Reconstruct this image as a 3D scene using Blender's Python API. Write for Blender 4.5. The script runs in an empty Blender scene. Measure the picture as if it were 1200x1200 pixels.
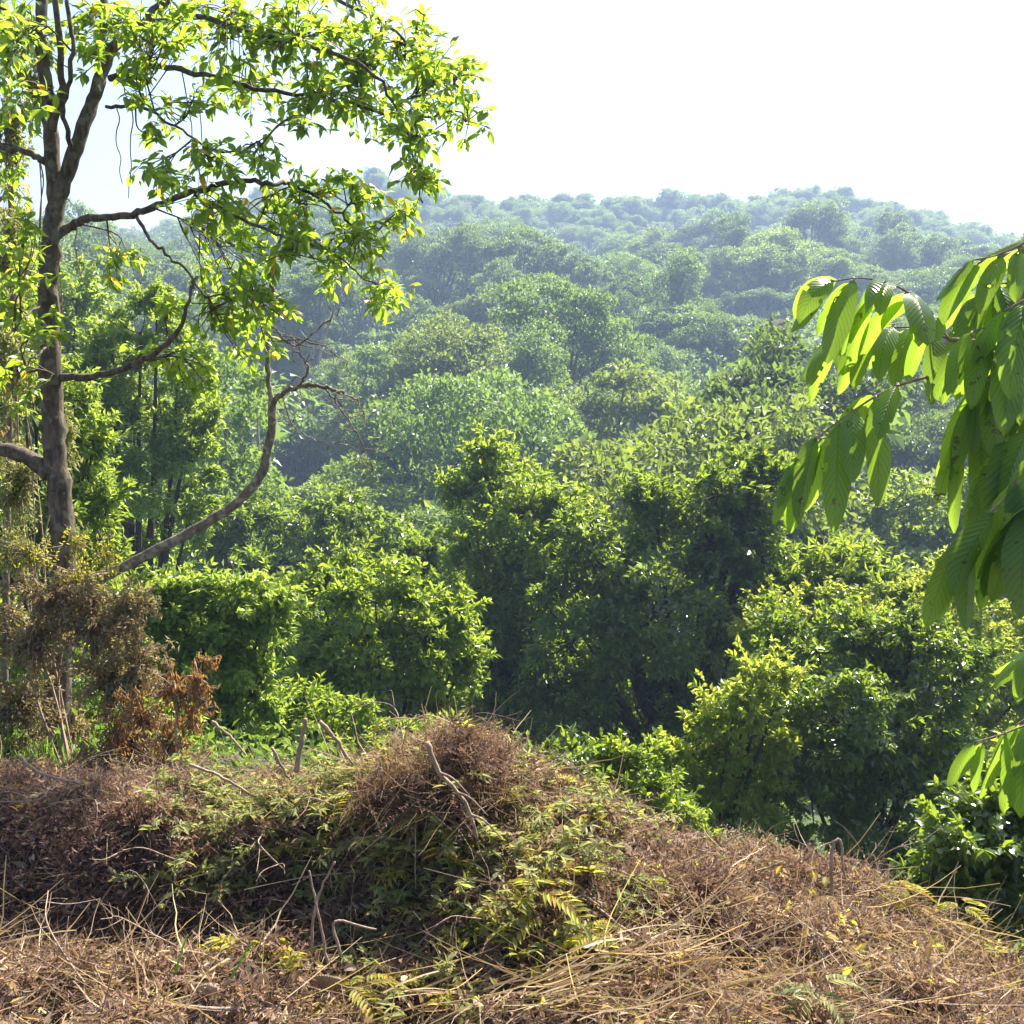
import bpy, math, random
import numpy as np
from mathutils import Vector

C = bpy.context.scene
COL = C.collection
PI = math.pi
rng = np.random.default_rng(7)
random.seed(7)

# ------------------------------------------------------------------ camera, sky, sun, exposure
EYE = np.array([0.0, 0.0, 1.7])
F = 1287.0                       # focal length for a 1200 px frame
PITCH = math.radians(5.33)
cam = bpy.data.cameras.new('camera')
cam.sensor_fit = 'HORIZONTAL'
cam.angle = 2 * math.atan(600 / F)
cam.clip_start = 0.05
cam.clip_end = 5000
camo = bpy.data.objects.new('camera', cam)
COL.objects.link(camo)
camo.location = EYE
camo.rotation_euler = (PI / 2 - PITCH, 0, 0)
C.camera = camo

SUN_EL, SUN_AZ = math.radians(50), math.radians(36)
SUN_DIR = Vector((math.sin(SUN_AZ) * math.cos(SUN_EL), math.cos(SUN_AZ) * math.cos(SUN_EL), math.sin(SUN_EL)))
w = bpy.data.worlds.new('World')
C.world = w
w.use_nodes = True
wn = w.node_tree.nodes
sky = wn.new('ShaderNodeTexSky')
sky.sky_type = 'NISHITA'
sky.sun_disc = False
sky.sun_elevation = SUN_EL
sky.sun_rotation = SUN_AZ
sky.air_density = 1.0
sky.dust_density = 2.4
sky.ozone_density = 1.0
w.node_tree.links.new(sky.outputs[0], wn['Background'].inputs[0])
wn['Background'].inputs[1].default_value = 0.07
sl = bpy.data.lights.new('sun', 'SUN')
sl.energy = 5.0
sl.angle = math.radians(0.5)
sl.color = (1.0, 0.93, 0.80)
so = bpy.data.objects.new('sun', sl)
COL.objects.link(so)
so.rotation_euler = SUN_DIR.to_track_quat('Z', 'Y').to_euler()
so.location = (20, 40, 60)
C.view_settings.view_transform = 'Standard'
C.view_settings.look = 'None'
C.view_settings.exposure = 1.88
C.view_settings.gamma = 1
C.render.engine = 'CYCLES'
cy = C.cycles
cy.use_denoising = True
cy.max_bounces = 7
cy.diffuse_bounces = 3
cy.glossy_bounces = 2
cy.transmission_bounces = 5
cy.volume_bounces = 0
cy.sample_clamp_indirect = 6
cy.caustics_reflective = False
cy.caustics_refractive = False
HAZE = 0.0008

# ------------------------------------------------------------------ layout helpers
fw = np.array([0, math.cos(PITCH), -math.sin(PITCH)])
up = np.array([0, math.sin(PITCH), math.cos(PITCH)])
rt = np.array([1.0, 0, 0])


def at(u, v, Y):
    """world point on the line of sight (u, v in 1200 px) at world depth y = Y"""
    d = rt * ((u - 600) / F) + up * ((600 - v) / F) + fw
    return EYE + d * (Y / d[1])


def proj(p):
    q = np.asarray(p, float) - EYE
    z = q @ fw
    return 600 + F * (q @ rt) / z, 600 - F * (q @ up) / z, z


def sstep(t):
    t = np.clip(t, 0, 1)
    return t * t * (3 - 2 * t)


def nz(x, y, s, k=0.0):
    x = np.asarray(x) / s
    y = np.asarray(y) / s
    return (np.sin(1.7 * x + 2.3 * y + k) + np.sin(-2.9 * x + 1.3 * y + 2.1 * k + 1) + np.sin(0.7 * x - 3.1 * y + 3.7 * k + 2)
            + 0.5 * np.sin(5.1 * x + 4.3 * y + k) + 0.5 * np.sin(-4.7 * x + 6.1 * y - k)) / 4


GY = [-20, 8, 12, 18, 30, 45, 65, 82, 110, 150, 200, 250, 295, 335, 375, 425, 470, 520, 600, 760, 950]
GZ = [0.3, -2, -4.2, -7.2, -11.8, -16, -19, -19, -14, -5, 6, 19, 30, 31, 36, 60, 79, 81, 68, 48, 40]
RU = [-1.2, -.55, -.42, -.30, -.22, -.13, -.02, .12, .26, .39, .48, .6, 1.2]
RM = [.55, .65, .8, .86, 1.02, 1.12, 1.0, 1.0, 1.04, .91, .78, .7, .6]


def H(x, y):
    x = np.asarray(x, float)
    y = np.asarray(y, float)
    R = np.interp(x, [-6, -2.3, -1.2, -.7, -.25, .1, .4, .8, 1.6, 2.2, 4, 8],
                  [-.2, -.27, -.25, -.09, .03, -.08, -.27, -.50, -.64, -.98, -1.9, -3.2])
    Fz = np.interp(x, [-4, -1.5, -.6, 0, .5, 1.5, 3, 8], [-.68, -.70, -.68, -.52, -.34, -.42, -1.0, -2.4])
    y0 = np.interp(x, [-4, -1, -.5, .3, 1], [4.68, 4.62, 4.2, 3.4, 3.1])
    y1 = np.interp(x, [-4, -1.5, -.6, .3, 1], [5.05, 5.05, 4.95, 4.9, 4.7])
    yy = y + 0.10 * nz(x, y, .35, 2)
    t = sstep((yy - y0) / (y1 - y0))
    Fz = Fz + 0.35 * (1 - sstep((y + 1) / 3.5))
    near = Fz + (R - Fz) * t
    near = near + .27 * (1 - sstep((yy - 4.05) / .4)) * (1 - sstep((x + 1.0) / .7))
    near = near + (0.085 * nz(x, y, .26) + 0.045 * nz(x, y, .10, 4) + .02 * nz(x, y, .045, 6) - .15 * sstep((nz(x, y, .15, 9) - .28) / .25)) * (1 - sstep((y - 8) / 8))
    near = near + .07 * nz(x, y, .55, 11) * (1 - sstep((y - 7) / 4)) - .24 * np.exp(-((x - .78) / .36) ** 2 - ((y - 4.12 + .12 * (x - .78)) / .12) ** 2) - .2 * np.exp(-((x - .15) / .22) ** 2 - ((y - 3.85) / .10) ** 2) + .10 * np.exp(-((x - .85) / .5) ** 2 - ((y - 4.5) / .15) ** 2)
    sl_ = np.interp(x, [-6, -2.2, -.5, .5, 3], [.22, .25, .45, .55, .55])
    near = near - sl_ * np.maximum(y - 5.35, 0)
    a = x / np.maximum(y, 4)
    ml = np.interp(a, RU, RM)
    g = np.interp(y, GY, GZ)
    g = np.where((y > 110) & (g > 0), g * (1 + (ml - 1) * sstep((y - 150) / 150)), g)
    g = g + 13 * sstep((-a - .24) / .3) * sstep((y - 25) / 40) * (1 - sstep((y - 170) / 90))
    g = g + (1.4 * nz(x, y, 26, 1) * sstep((y - 30) / 60) + 3.0 * nz(x, y, 60, 5) * sstep((y - 140) / 120))
    wgt = sstep((y - 8) / 9)
    return np.maximum(near * (1 - wgt) + g * wgt, -21)


# ------------------------------------------------------------------ mesh helpers
class Acc:
    """collects vertices and faces; build() links them as ONE mesh object"""

    def __init__(s):
        s.v, s.f, s.r, s.n, s.uv, s.m = [], [], [], 0, [], []

    def add(s, V, faces, r=None, uv=None, mi=0):
        V = np.asarray(V, float).reshape(-1, 3)
        for fa in faces:
            fa = np.asarray(fa, int)
            if fa.size == 0:
                continue
            s.f.append(fa + s.n)
            s.r.append(np.full(len(fa), .5) if r is None else (np.full(len(fa), r) if np.isscalar(r) else r[id(fa)] if isinstance(r, dict) else np.asarray(r)))
            s.m.append(np.full(len(fa), mi, int))
        s.v.append(V)
        s.uv.append(np.zeros((len(V), 2)) if uv is None else uv)
        s.n += len(V)

    def build(s, name, mats, parent=None, smooth=True):
        V = np.concatenate(s.v)
        me = bpy.data.meshes.new(name)
        me.vertices.add(len(V))
        me.vertices.foreach_set('co', V.astype(np.float32).ravel())
        li = np.concatenate([f.ravel() for f in s.f])
        lt = np.concatenate([np.full(len(f), f.shape[1]) for f in s.f])
        ls = np.concatenate([[0], np.cumsum(lt)[:-1]])
        me.loops.add(len(li))
        me.loops.foreach_set('vertex_index', li.astype(np.int32))
        me.polygons.add(len(lt))
        me.polygons.foreach_set('loop_start', ls.astype(np.int32))
        me.polygons.foreach_set('loop_total', lt.astype(np.int32))
        me.polygons.foreach_set('use_smooth', np.full(len(lt), smooth))
        if not isinstance(mats, (list, tuple)):
            mats = [mats]
        for m in mats:
            me.materials.append(m)
        me.polygons.foreach_set('material_index', np.concatenate(s.m).astype(np.int32))
        at_ = me.attributes.new('rnd', 'FLOAT', 'FACE')
        at_.data.foreach_set('value', np.concatenate(s.r).astype(np.float32))
        uv = np.concatenate(s.uv)
        ul = me.uv_layers.new(name='UVMap')
        ul.data.foreach_set('uv', uv[li].astype(np.float32).ravel())
        me.update(calc_edges=True)
        o = bpy.data.objects.new(name, me)
        COL.objects.link(o)
        if parent is not None:
            o.parent = parent
        return o


def nrm(a):
    return a / np.maximum(np.linalg.norm(a, axis=-1, keepdims=True), 1e-9)


def rdir(n):
    return nrm(rng.normal(size=(n, 3)))


LEAF2 = (np.array([[0, 0, 0], [.45, .5, .10], [1, 0, -.08], [.45, -.5, .10]]), [np.array([[0, 1, 2], [0, 2, 3]])])
LEAF6 = (np.array([[0, 0, 0], [.28, .42, .05], [.62, .46, .02], [1, 0, -.16], [.62, -.46, .02], [.28, -.42, .05], [.3, 0, -.02], [.65, 0, -.05]]),
         [np.array([[0, 1, 6], [2, 3, 7], [0, 6, 5], [4, 7, 3]]), np.array([[1, 2, 7, 6], [6, 7, 4, 5]])])
BLADE = (np.array([[0, .5, 0], [0, -.5, 0], [.5, .45, .05], [.5, -.45, .05], [1, 0, -.06]]), [np.array([[0, 1, 3, 2]]), np.array([[2, 3, 4]])])


def leaves(acc, P, D, N, L, W, T=LEAF2, rnd=None, mi=0):
    n = len(P)
    if n == 0:
        return
    t, fs = T
    P = np.asarray(P, float)
    D = nrm(np.broadcast_to(D, P.shape))
    N = np.broadcast_to(N, P.shape)
    S = nrm(np.cross(D, N))
    N2 = np.cross(S, D)
    L = np.broadcast_to(L, (n,))[:, None, None]
    W = np.broadcast_to(W, (n,))[:, None, None]
    V = (P[:, None, :] + t[None, :, 0:1] * L * D[:, None, :] + t[None, :, 1:2] * W * S[:, None, :] + t[None, :, 2:3] * L * N2[:, None, :])
    k = len(t)
    base = (np.arange(n) * k)[:, None, None]
    if rnd is None:
        rnd = rng.random(n)
    uv = np.tile(np.stack([t[:, 0], t[:, 1] + .5], 1), (n, 1))
    V = V.reshape(-1, 3)
    acc.v.append(V)
    acc.uv.append(uv)
    for f in fs:
        ff = (f[None] + base).reshape(-1, f.shape[1])
        acc.f.append(ff + acc.n)
        acc.r.append(np.repeat(rnd, len(f)))
        acc.m.append(np.full(len(ff), mi, int))
    acc.n += len(V)


def tube(acc, pts, rad, sides=7, r=.5, mi=0):
    pts = np.asarray(pts, float)
    rad = np.broadcast_to(np.asarray(rad, float), (len(pts),))
    T = nrm(np.gradient(pts, axis=0))
    a = np.array([0, 0, 1.0]) if abs(T[0][2]) < .9 else np.array([1.0, 0, 0])
    X = nrm(np.cross(T[0], a))
    rings = []
    ang = np.linspace(0, 2 * PI, sides, endpoint=False)
    for i in range(len(pts)):
        X = X - T[i] * (X @ T[i])
        X = X / np.linalg.norm(X)
        Y = np.cross(T[i], X)
        rings.append(pts[i] + rad[i] * (np.cos(ang)[:, None] * X + np.sin(ang)[:, None] * Y))
    V = np.concatenate(rings)
    n = len(pts)
    i = np.arange(n - 1)[:, None] * sides
    j = np.arange(sides)[None]
    q = np.stack([i + j, i + (j + 1) % sides, i + sides + (j + 1) % sides, i + sides + j], -1).reshape(-1, 4)
    lenp = np.concatenate([[0], np.cumsum(np.linalg.norm(np.diff(pts, axis=0), axis=1))])
    uv = np.stack([np.tile(ang / (2 * PI), n), np.repeat(lenp, sides)], 1)
    fl = [q, np.array([np.arange(sides)[::-1]]), np.array([np.arange(sides) + (n - 1) * sides])]
    acc.add(V, fl, r, uv, mi)


def spline(pts, n=6):
    """Catmull-Rom through pts (k, d)"""
    p = np.asarray(pts, float)
    p = np.vstack([2 * p[0] - p[1], p, 2 * p[-1] - p[-2]])
    out = []
    for i in range(1, len(p) - 2):
        for t in np.linspace(0, 1, n, endpoint=False):
            out.append(.5 * ((2 * p[i]) + (-p[i - 1] + p[i + 1]) * t + (2 * p[i - 1] - 5 * p[i] + 4 * p[i + 1] - p[i + 2]) * t * t
                             + (-p[i - 1] + 3 * p[i] - 3 * p[i + 1] + p[i + 2]) * t ** 3))
    out.append(p[-2])
    return np.array(out)


def stalks(acc, P, D, L, rad, bend, segs=4, rnd=None, flat=None, wig=.0):
    """many thin curved stalks (three-sided) or flat blades"""
    n = len(P)
    D = nrm(D)
    L = np.broadcast_to(L, (n,))
    rad = np.broadcast_to(rad, (n,))
    B = rdir(n)
    B = nrm(B - D * (B * D).sum(1, keepdims=True))
    B2 = np.cross(D, B)
    ts = np.linspace(0, 1, segs + 1)
    sides = 3 if flat is None else 2
    V = np.zeros((n, segs + 1, sides, 3))
    for i, t in enumerate(ts):
        c = P + D * (t * L)[:, None] + B * (bend * L * t * t)[:, None] + np.array([0, 0, -1.0]) * (0.25 * bend * L * t * t)[:, None]
        if wig:
            c = c + rng.normal(size=(n, 3)) * (wig * L)[:, None] * (t * (1.2 - t))
        rr = rad * (1 - .65 * t)
        if flat is None:
            for k in range(3):
                a = 2 * PI * k / 3
                V[:, i, k] = c + (math.cos(a) * B + math.sin(a) * B2) * rr[:, None]
        else:
            V[:, i, 0] = c + B2 * rr[:, None]
            V[:, i, 1] = c - B2 * rr[:, None]
    if rnd is None:
        rnd = rng.random(n)
    q = []
    for i in range(segs):
        for k in range(3 if flat is None else 1):
            k2 = (k + 1) % sides
            q.append([i * sides + k, i * sides + k2, (i + 1) * sides + k2, (i + 1) * sides + k])
    q = np.array(q)
    ff = (q[None] + (np.arange(n) * (segs + 1) * sides)[:, None, None]).reshape(-1, 4)
    acc.f.append(ff + acc.n)
    acc.r.append(np.repeat(rnd, len(q)))
    acc.m.append(np.zeros(len(ff), int))
    V = V.reshape(-1, 3)
    acc.v.append(V)
    acc.uv.append(np.zeros((len(V), 2)))
    acc.n += len(V)


def tag(o, label=None, cat=None, group=None, kind=None):
    if label:
        o['label'] = label
    if cat:
        o['category'] = cat
    if group:
        o['group'] = group
    if kind:
        o['kind'] = kind
    return o


def thing(name, label, cat, loc=(0, 0, 0), group=None):
    o = bpy.data.objects.new(name, None)
    COL.objects.link(o)
    o.location = loc
    o.empty_display_size = .2
    return tag(o, label, cat, group)


# ------------------------------------------------------------------ materials
def mat(name):
    m = bpy.data.materials.new(name)
    m.use_nodes = True
    nt = m.node_tree
    return m, nt, nt.nodes, nt.links, nt.nodes['Principled BSDF']


def leaf_mat(name, stops, trans=(.30, .50, .04), tf=.42, rough=.38, spec=.5, veins=False, objcol=False, blotch=0):
    m, nt, n, l, p = mat(name)
    a = n.new('ShaderNodeAttribute')
    a.attribute_name = 'rnd'
    cr = n.new('ShaderNodeValToRGB')
    el = cr.color_ramp.elements
    while len(el) < len(stops):
        el.new(.5)
    for e, (pos, c) in zip(el, stops):
        e.position = pos
        e.color = (*c, 1)
    l.new(a.outputs['Fac'], cr.inputs[0])
    col = cr.outputs[0]
    if objcol:
        oi = n.new('ShaderNodeObjectInfo')
        mx = n.new('ShaderNodeMix')
        mx.data_type = 'RGBA'
        mx.blend_type = 'MULTIPLY'
        mx.inputs[0].default_value = 1
        l.new(col, mx.inputs[6])
        l.new(oi.outputs['Color'], mx.inputs[7])
        col = mx.outputs[2]
    tl = n.new('ShaderNodeBsdfTranslucent')
    # light through the blade keeps the blade's own hue, pulled to yellow-green
    tm = n.new('ShaderNodeMix')
    tm.data_type = 'RGBA'
    tm.inputs[0].default_value = .6
    sc = n.new('ShaderNodeMix')
    sc.data_type = 'RGBA'
    sc.blend_type = 'MULTIPLY'
    sc.inputs[0].default_value = 1
    sc.inputs[7].default_value = (3.2, 3.2, 2.0, 1)
    l.new(col, sc.inputs[6])
    l.new(sc.outputs[2], tm.inputs[6])
    tm.inputs[7].default_value = (*trans, 1)
    tcol = tm.outputs[2]
    if veins:
        uv = n.new('ShaderNodeUVMap')
        sp = n.new('ShaderNodeSeparateXYZ')
        l.new(uv.outputs[0], sp.inputs[0])

        def mth(op, x, y=None):
            q = n.new('ShaderNodeMath')
            q.operation = op
            for i, z in enumerate((x, y)):
                if z is None:
                    continue
                if isinstance(z, (int, float)):
                    q.inputs[i].default_value = z
                else:
                    l.new(z, q.inputs[i])
            return q.outputs[0]
        ab = mth('ABSOLUTE', mth('SUBTRACT', sp.outputs[1], .5))
        ph = mth('MULTIPLY', mth('SUBTRACT', sp.outputs[0], mth('MULTIPLY', ab, .42)), 2 * PI * 13)
        sn = mth('SINE', ph)
        line = mth('POWER', mth('MULTIPLY', mth('ADD', sn, 1), .5), 6)
        mid = mth('LESS_THAN', ab, .025)
        ln = mth('MAXIMUM', line, mid)
        bp = n.new('ShaderNodeBump')
        bp.inputs['Strength'].default_value = .5
        bp.inputs['Distance'].default_value = .004
        l.new(sn, bp.inputs['Height'])
        l.new(bp.outputs[0], p.inputs['Normal'])
        vm = n.new('ShaderNodeMix')
        vm.data_type = 'RGBA'
        vm.blend_type = 'MULTIPLY'
        l.new(mth('MULTIPLY', ln, .55), vm.inputs[0])
        l.new(tcol, vm.inputs[6])
        vm.inputs[7].default_value = (.45, .5, .3, 1)
        tcol = vm.outputs[2]
    if blotch:
        tc = n.new('ShaderNodeTexCoord')
        ns = n.new('ShaderNodeTexNoise')
        ns.inputs['Scale'].default_value = blotch
        l.new(tc.outputs['Object'], ns.inputs['Vector'])
        mr = n.new('ShaderNodeMapRange')
        mr.inputs[1].default_value = .3
        mr.inputs[2].default_value = .7
        mr.inputs[3].default_value = .65
        mr.inputs[4].default_value = 1.3
        l.new(ns.outputs[0], mr.inputs[0])
        bm = n.new('ShaderNodeMix')
        bm.data_type = 'RGBA'
        bm.blend_type = 'MULTIPLY'
        bm.inputs[0].default_value = 1
        l.new(col, bm.inputs[6])
        l.new(mr.outputs[0], bm.inputs[7])
        col = bm.outputs[2]
    holes = None
    if blotch:
        tc2 = n.new('ShaderNodeTexCoord')
        h1 = n.new('ShaderNodeTexNoise')
        h1.inputs['Scale'].default_value = 34
        h1.inputs['Detail'].default_value = 2
        l.new(tc2.outputs['Object'], h1.inputs['Vector'])
        hs = n.new('ShaderNodeMapRange')
        hs.inputs[1].default_value = .66
        hs.inputs[2].default_value = .70
        l.new(h1.outputs[0], hs.inputs[0])
        hm = n.new('ShaderNodeMix')
        hm.data_type = 'RGBA'
        l.new(hs.outputs[0], hm.inputs[0])
        l.new(tcol, hm.inputs[6])
        hm.inputs[7].default_value = (.20, .11, .04, 1)
        tcol = hm.outputs[2]
        holes = n.new('ShaderNodeMath')
        holes.operation = 'GREATER_THAN'
        holes.inputs[1].default_value = .735
        l.new(h1.outputs[0], holes.inputs[0])
    l.new(col, p.inputs['Base Color'])
    l.new(tcol, tl.inputs['Color'])
    p.inputs['Roughness'].default_value = rough
    p.inputs['Specular IOR Level'].default_value = spec
    ms = n.new('ShaderNodeMixShader')
    ms.inputs[0].default_value = tf
    l.new(p.outputs[0], ms.inputs[1])
    l.new(tl.outputs[0], ms.inputs[2])
    last = ms.outputs[0]
    if holes:
        tr_ = n.new('ShaderNodeBsdfTransparent')
        m2 = n.new('ShaderNodeMixShader')
        l.new(holes.outputs[0], m2.inputs[0])
        l.new(last, m2.inputs[1])
        l.new(tr_.outputs[0], m2.inputs[2])
        last = m2.outputs[0]
    l.new(last, n['Material Output'].inputs['Surface'])
    return m


def bark_mat(name, c1, c2, scale=18, lich=None):
    m, nt, n, l, p = mat(name)
    tc = n.new('ShaderNodeTexCoord')
    mp = n.new('ShaderNodeMapping')
    mp.inputs['Scale'].default_value = (1, 1, .35)
    l.new(tc.outputs['Object'], mp.inputs[0])
    ns = n.new('ShaderNodeTexNoise')
    ns.inputs['Scale'].default_value = scale
    ns.inputs['Detail'].default_value = 6
    ns.inputs['Roughness'].default_value = .65
    l.new(mp.outputs[0], ns.inputs['Vector'])
    cr = n.new('ShaderNodeValToRGB')
    e = cr.color_ramp.elements
    e[0].position, e[0].color = .35, (*c1, 1)
    e[1].position, e[1].color = .68, (*c2, 1)
    l.new(ns.outputs[0], cr.inputs[0])
    col = cr.outputs[0]
    if lich:
        n2 = n.new('ShaderNodeTexNoise')
        n2.inputs['Scale'].default_value = scale * .55
        n2.inputs['Detail'].default_value = 4
        l.new(tc.outputs['Object'], n2.inputs['Vector'])
        r2 = n.new('ShaderNodeMapRange')
        r2.inputs[1].default_value = .54
        r2.inputs[2].default_value = .60
        l.new(n2.outputs[0], r2.inputs[0])
        mx = n.new('ShaderNodeMix')
        mx.data_type = 'RGBA'
        l.new(r2.outputs[0], mx.inputs[0])
        l.new(col, mx.inputs[6])
        mx.inputs[7].default_value = (*lich, 1)
        col = mx.outputs[2]
    l.new(col, p.inputs['Base Color'])
    p.inputs['Roughness'].default_value = .85
    p.inputs['Specular IOR Level'].default_value = .2
    b = n.new('ShaderNodeBump')
    b.inputs['Strength'].default_value = .8
    b.inputs['Distance'].default_value = .02
    l.new(ns.outputs[0], b.inputs['Height'])
    l.new(b.outputs[0], p.inputs['Normal'])
    return m


def plain_mat(name, c, rough=.7, var=.25, scale=30):
    m, nt, n, l, p = mat(name)
    ns = n.new('ShaderNodeTexNoise')
    ns.inputs['Scale'].default_value = scale
    ns.inputs['Detail'].default_value = 4
    tc = n.new('ShaderNodeTexCoord')
    l.new(tc.outputs['Object'], ns.inputs['Vector'])
    cr = n.new('ShaderNodeValToRGB')
    e = cr.color_ramp.elements
    e[0].position, e[0].color = .3, (*[x * (1 - var) for x in c], 1)
    e[1].position, e[1].color = .7, (*[min(1, x * (1 + var)) for x in c], 1)
    l.new(ns.outputs[0], cr.inputs[0])
    l.new(cr.outputs[0], p.inputs['Base Color'])
    p.inputs['Roughness'].default_value = rough
    p.inputs['Specular IOR Level'].default_value = .1
    return m


G = dict
M = {}
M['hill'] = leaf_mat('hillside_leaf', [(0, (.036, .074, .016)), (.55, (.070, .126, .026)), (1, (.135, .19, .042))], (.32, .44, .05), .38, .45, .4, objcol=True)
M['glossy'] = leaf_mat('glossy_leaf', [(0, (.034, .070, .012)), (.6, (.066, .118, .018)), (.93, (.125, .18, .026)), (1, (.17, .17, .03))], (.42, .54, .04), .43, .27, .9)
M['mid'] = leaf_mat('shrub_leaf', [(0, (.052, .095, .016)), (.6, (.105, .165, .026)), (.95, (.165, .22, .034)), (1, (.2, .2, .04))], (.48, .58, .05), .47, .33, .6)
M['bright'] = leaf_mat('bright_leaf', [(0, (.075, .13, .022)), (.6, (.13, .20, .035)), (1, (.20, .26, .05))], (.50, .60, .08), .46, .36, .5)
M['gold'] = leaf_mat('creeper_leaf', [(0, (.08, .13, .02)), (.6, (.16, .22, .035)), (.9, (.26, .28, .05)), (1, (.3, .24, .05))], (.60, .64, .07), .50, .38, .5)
M['tall'] = leaf_mat('tall_tree_leaf', [(0, (.045, .10, .014)), (.6, (.075, .15, .02)), (.95, (.12, .19, .025)), (.965, (.32, .27, .03)), (.99, (.38, .13, .03)), (1, (.38, .12, .03))], (.52, .68, .05), .56, .34, .5)
M['broad'] = leaf_mat('broad_leaf', [(0, (.035, .10, .022)), (1, (.07, .16, .03))], (.52, .70, .05), .54, .28, .55, veins=True, blotch=9)
M['bark'] = bark_mat('mossy_bark', (.05, .037, .028), (.19, .15, .115), 26, (.17, .16, .11))
M['greybark'] = bark_mat('grey_bark', (.10, .085, .065), (.26, .22, .18), 30, (.32, .30, .25))
M['palebark'] = bark_mat('pale_bark', (.16, .14, .11), (.36, .33, .28), 3)
M['darkbark'] = bark_mat('dark_bark', (.03, .024, .018), (.09, .07, .05), 6)
M['brown'] = leaf_mat('withered_leaf', [(0, (.10, .07, .04)), (.4, (.20, .155, .085)), (.65, (.32, .26, .15)), (.8, (.16, .19, .06)), (1, (.20, .24, .07))], (.36, .25, .10), .35, .45, .4)
M['rust'] = leaf_mat('rusty_leaf', [(0, (.12, .06, .025)), (.6, (.21, .105, .04)), (1, (.30, .17, .06))], (.36, .19, .06), .40, .45, .4)
M['fern'] = leaf_mat('dry_fern', [(0, (.07, .038, .030)), (.45, (.155, .088, .068)), (.8, (.28, .185, .14)), (1, (.46, .38, .29))], (.34, .22, .14), .28, .55, .3)
M['straw'] = leaf_mat('straw', [(0, (.17, .095, .045)), (.35, (.32, .225, .13)), (.75, (.46, .36, .23)), (.93, (.46, .36, .21)), (1, (.24, .28, .09))], (.48, .34, .14), .30, .55, .3)
M['weed'] = leaf_mat('cut_weed', [(0, (.09, .11, .04)), (.4, (.18, .20, .08)), (.8, (.28, .28, .12)), (1, (.34, .28, .14))], (.42, .44, .13), .40, .6, .3)
M['yellow'] = leaf_mat('yellowing_leaf', [(0, (.17, .20, .03)), (.6, (.30, .29, .05)), (.9, (.40, .32, .05)), (1, (.42, .20, .04))], (.60, .56, .08), .45, .6, .3)
M['twig'] = bark_mat('dry_twig', (.22, .15, .11), (.46, .35, .26), 40)
M['deadleaf'] = leaf_mat('dead_leaf', [(0, (.24, .165, .11)), (1, (.42, .33, .25))], (.34, .22, .12), .25, .55, .3, veins=True)
M['grass'] = leaf_mat('green_grass', [(0, (.06, .15, .02)), (1, (.14, .27, .04))], (.40, .65, .06), .45, .4, .4)

# ground: dry brown litter close by, dark leafy floor further down
m, nt, n, l, p = mat('ground_soil')
tc = n.new('ShaderNodeTexCoord')
n1 = n.new('ShaderNodeTexNoise'); n1.inputs['Scale'].default_value = 14; n1.inputs['Detail'].default_value = 8; n1.inputs['Roughness'].default_value = .7
l.new(tc.outputs['Object'], n1.inputs['Vector'])
c1 = n.new('ShaderNodeValToRGB')
e = c1.color_ramp.elements
e[0].position, e[0].color = .35, (.03, .019, .014, 1)
e[1].position, e[1].color = .68, (.10, .065, .046, 1)
l.new(n1.outputs[0], c1.inputs[0])
n2 = n.new('ShaderNodeTexNoise'); n2.inputs['Scale'].default_value = .35; n2.inputs['Detail'].default_value = 8
l.new(tc.outputs['Object'], n2.inputs['Vector'])
c2 = n.new('ShaderNodeValToRGB')
e = c2.color_ramp.elements
e[0].position, e[0].color = .35, (.025, .045, .014, 1)
e[1].position, e[1].color = .7, (.07, .10, .03, 1)
l.new(n2.outputs[0], c2.inputs[0])
sp = n.new('ShaderNodeSeparateXYZ'); l.new(tc.outputs['Object'], sp.inputs[0])
mr = n.new('ShaderNodeMapRange'); mr.inputs[1].default_value = 6.5; mr.inputs[2].default_value = 10
l.new(sp.outputs[1], mr.inputs[0])
mx = n.new('ShaderNodeMix'); mx.data_type = 'RGBA'
l.new(mr.outputs[0], mx.inputs[0]); l.new(c1.outputs[0], mx.inputs[6]); l.new(c2.outputs[0], mx.inputs[7])
l.new(mx.outputs[2], p.inputs['Base Color'])
p.inputs['Roughness'].default_value = .9
b = n.new('ShaderNodeBump'); b.inputs['Strength'].default_value = .7; b.inputs['Distance'].default_value = .05
l.new(n1.outputs[0], b.inputs['Height']); l.new(b.outputs[0], p.inputs['Normal'])
M['ground'] = m

# ------------------------------------------------------------------ ground
ys = np.concatenate([np.arange(-15, 2.4, .8), np.arange(2.4, 7, .045), 7 * (900 / 7) ** np.linspace(0, 1, 200)])
aa = np.linspace(-1, 1, 441)
aa = np.sign(aa) * np.abs(aa) ** 1.7
X = aa[None, :] * (14 + .95 * np.maximum(ys, 0))[:, None]
Y = np.repeat(ys[:, None], len(aa), 1)
Z = H(X, Y)
nr, nc = X.shape
i = np.arange(nr - 1)[:, None] * nc
j = np.arange(nc - 1)[None]
q = np.stack([i + j, i + j + 1, i + nc + j + 1, i + nc + j], -1).reshape(-1, 4)
ga = Acc()
ga.add(np.stack([X, Y, Z], -1).reshape(-1, 3), [q])
tag(ga.build('ground', M['ground']), kind='structure')


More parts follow.
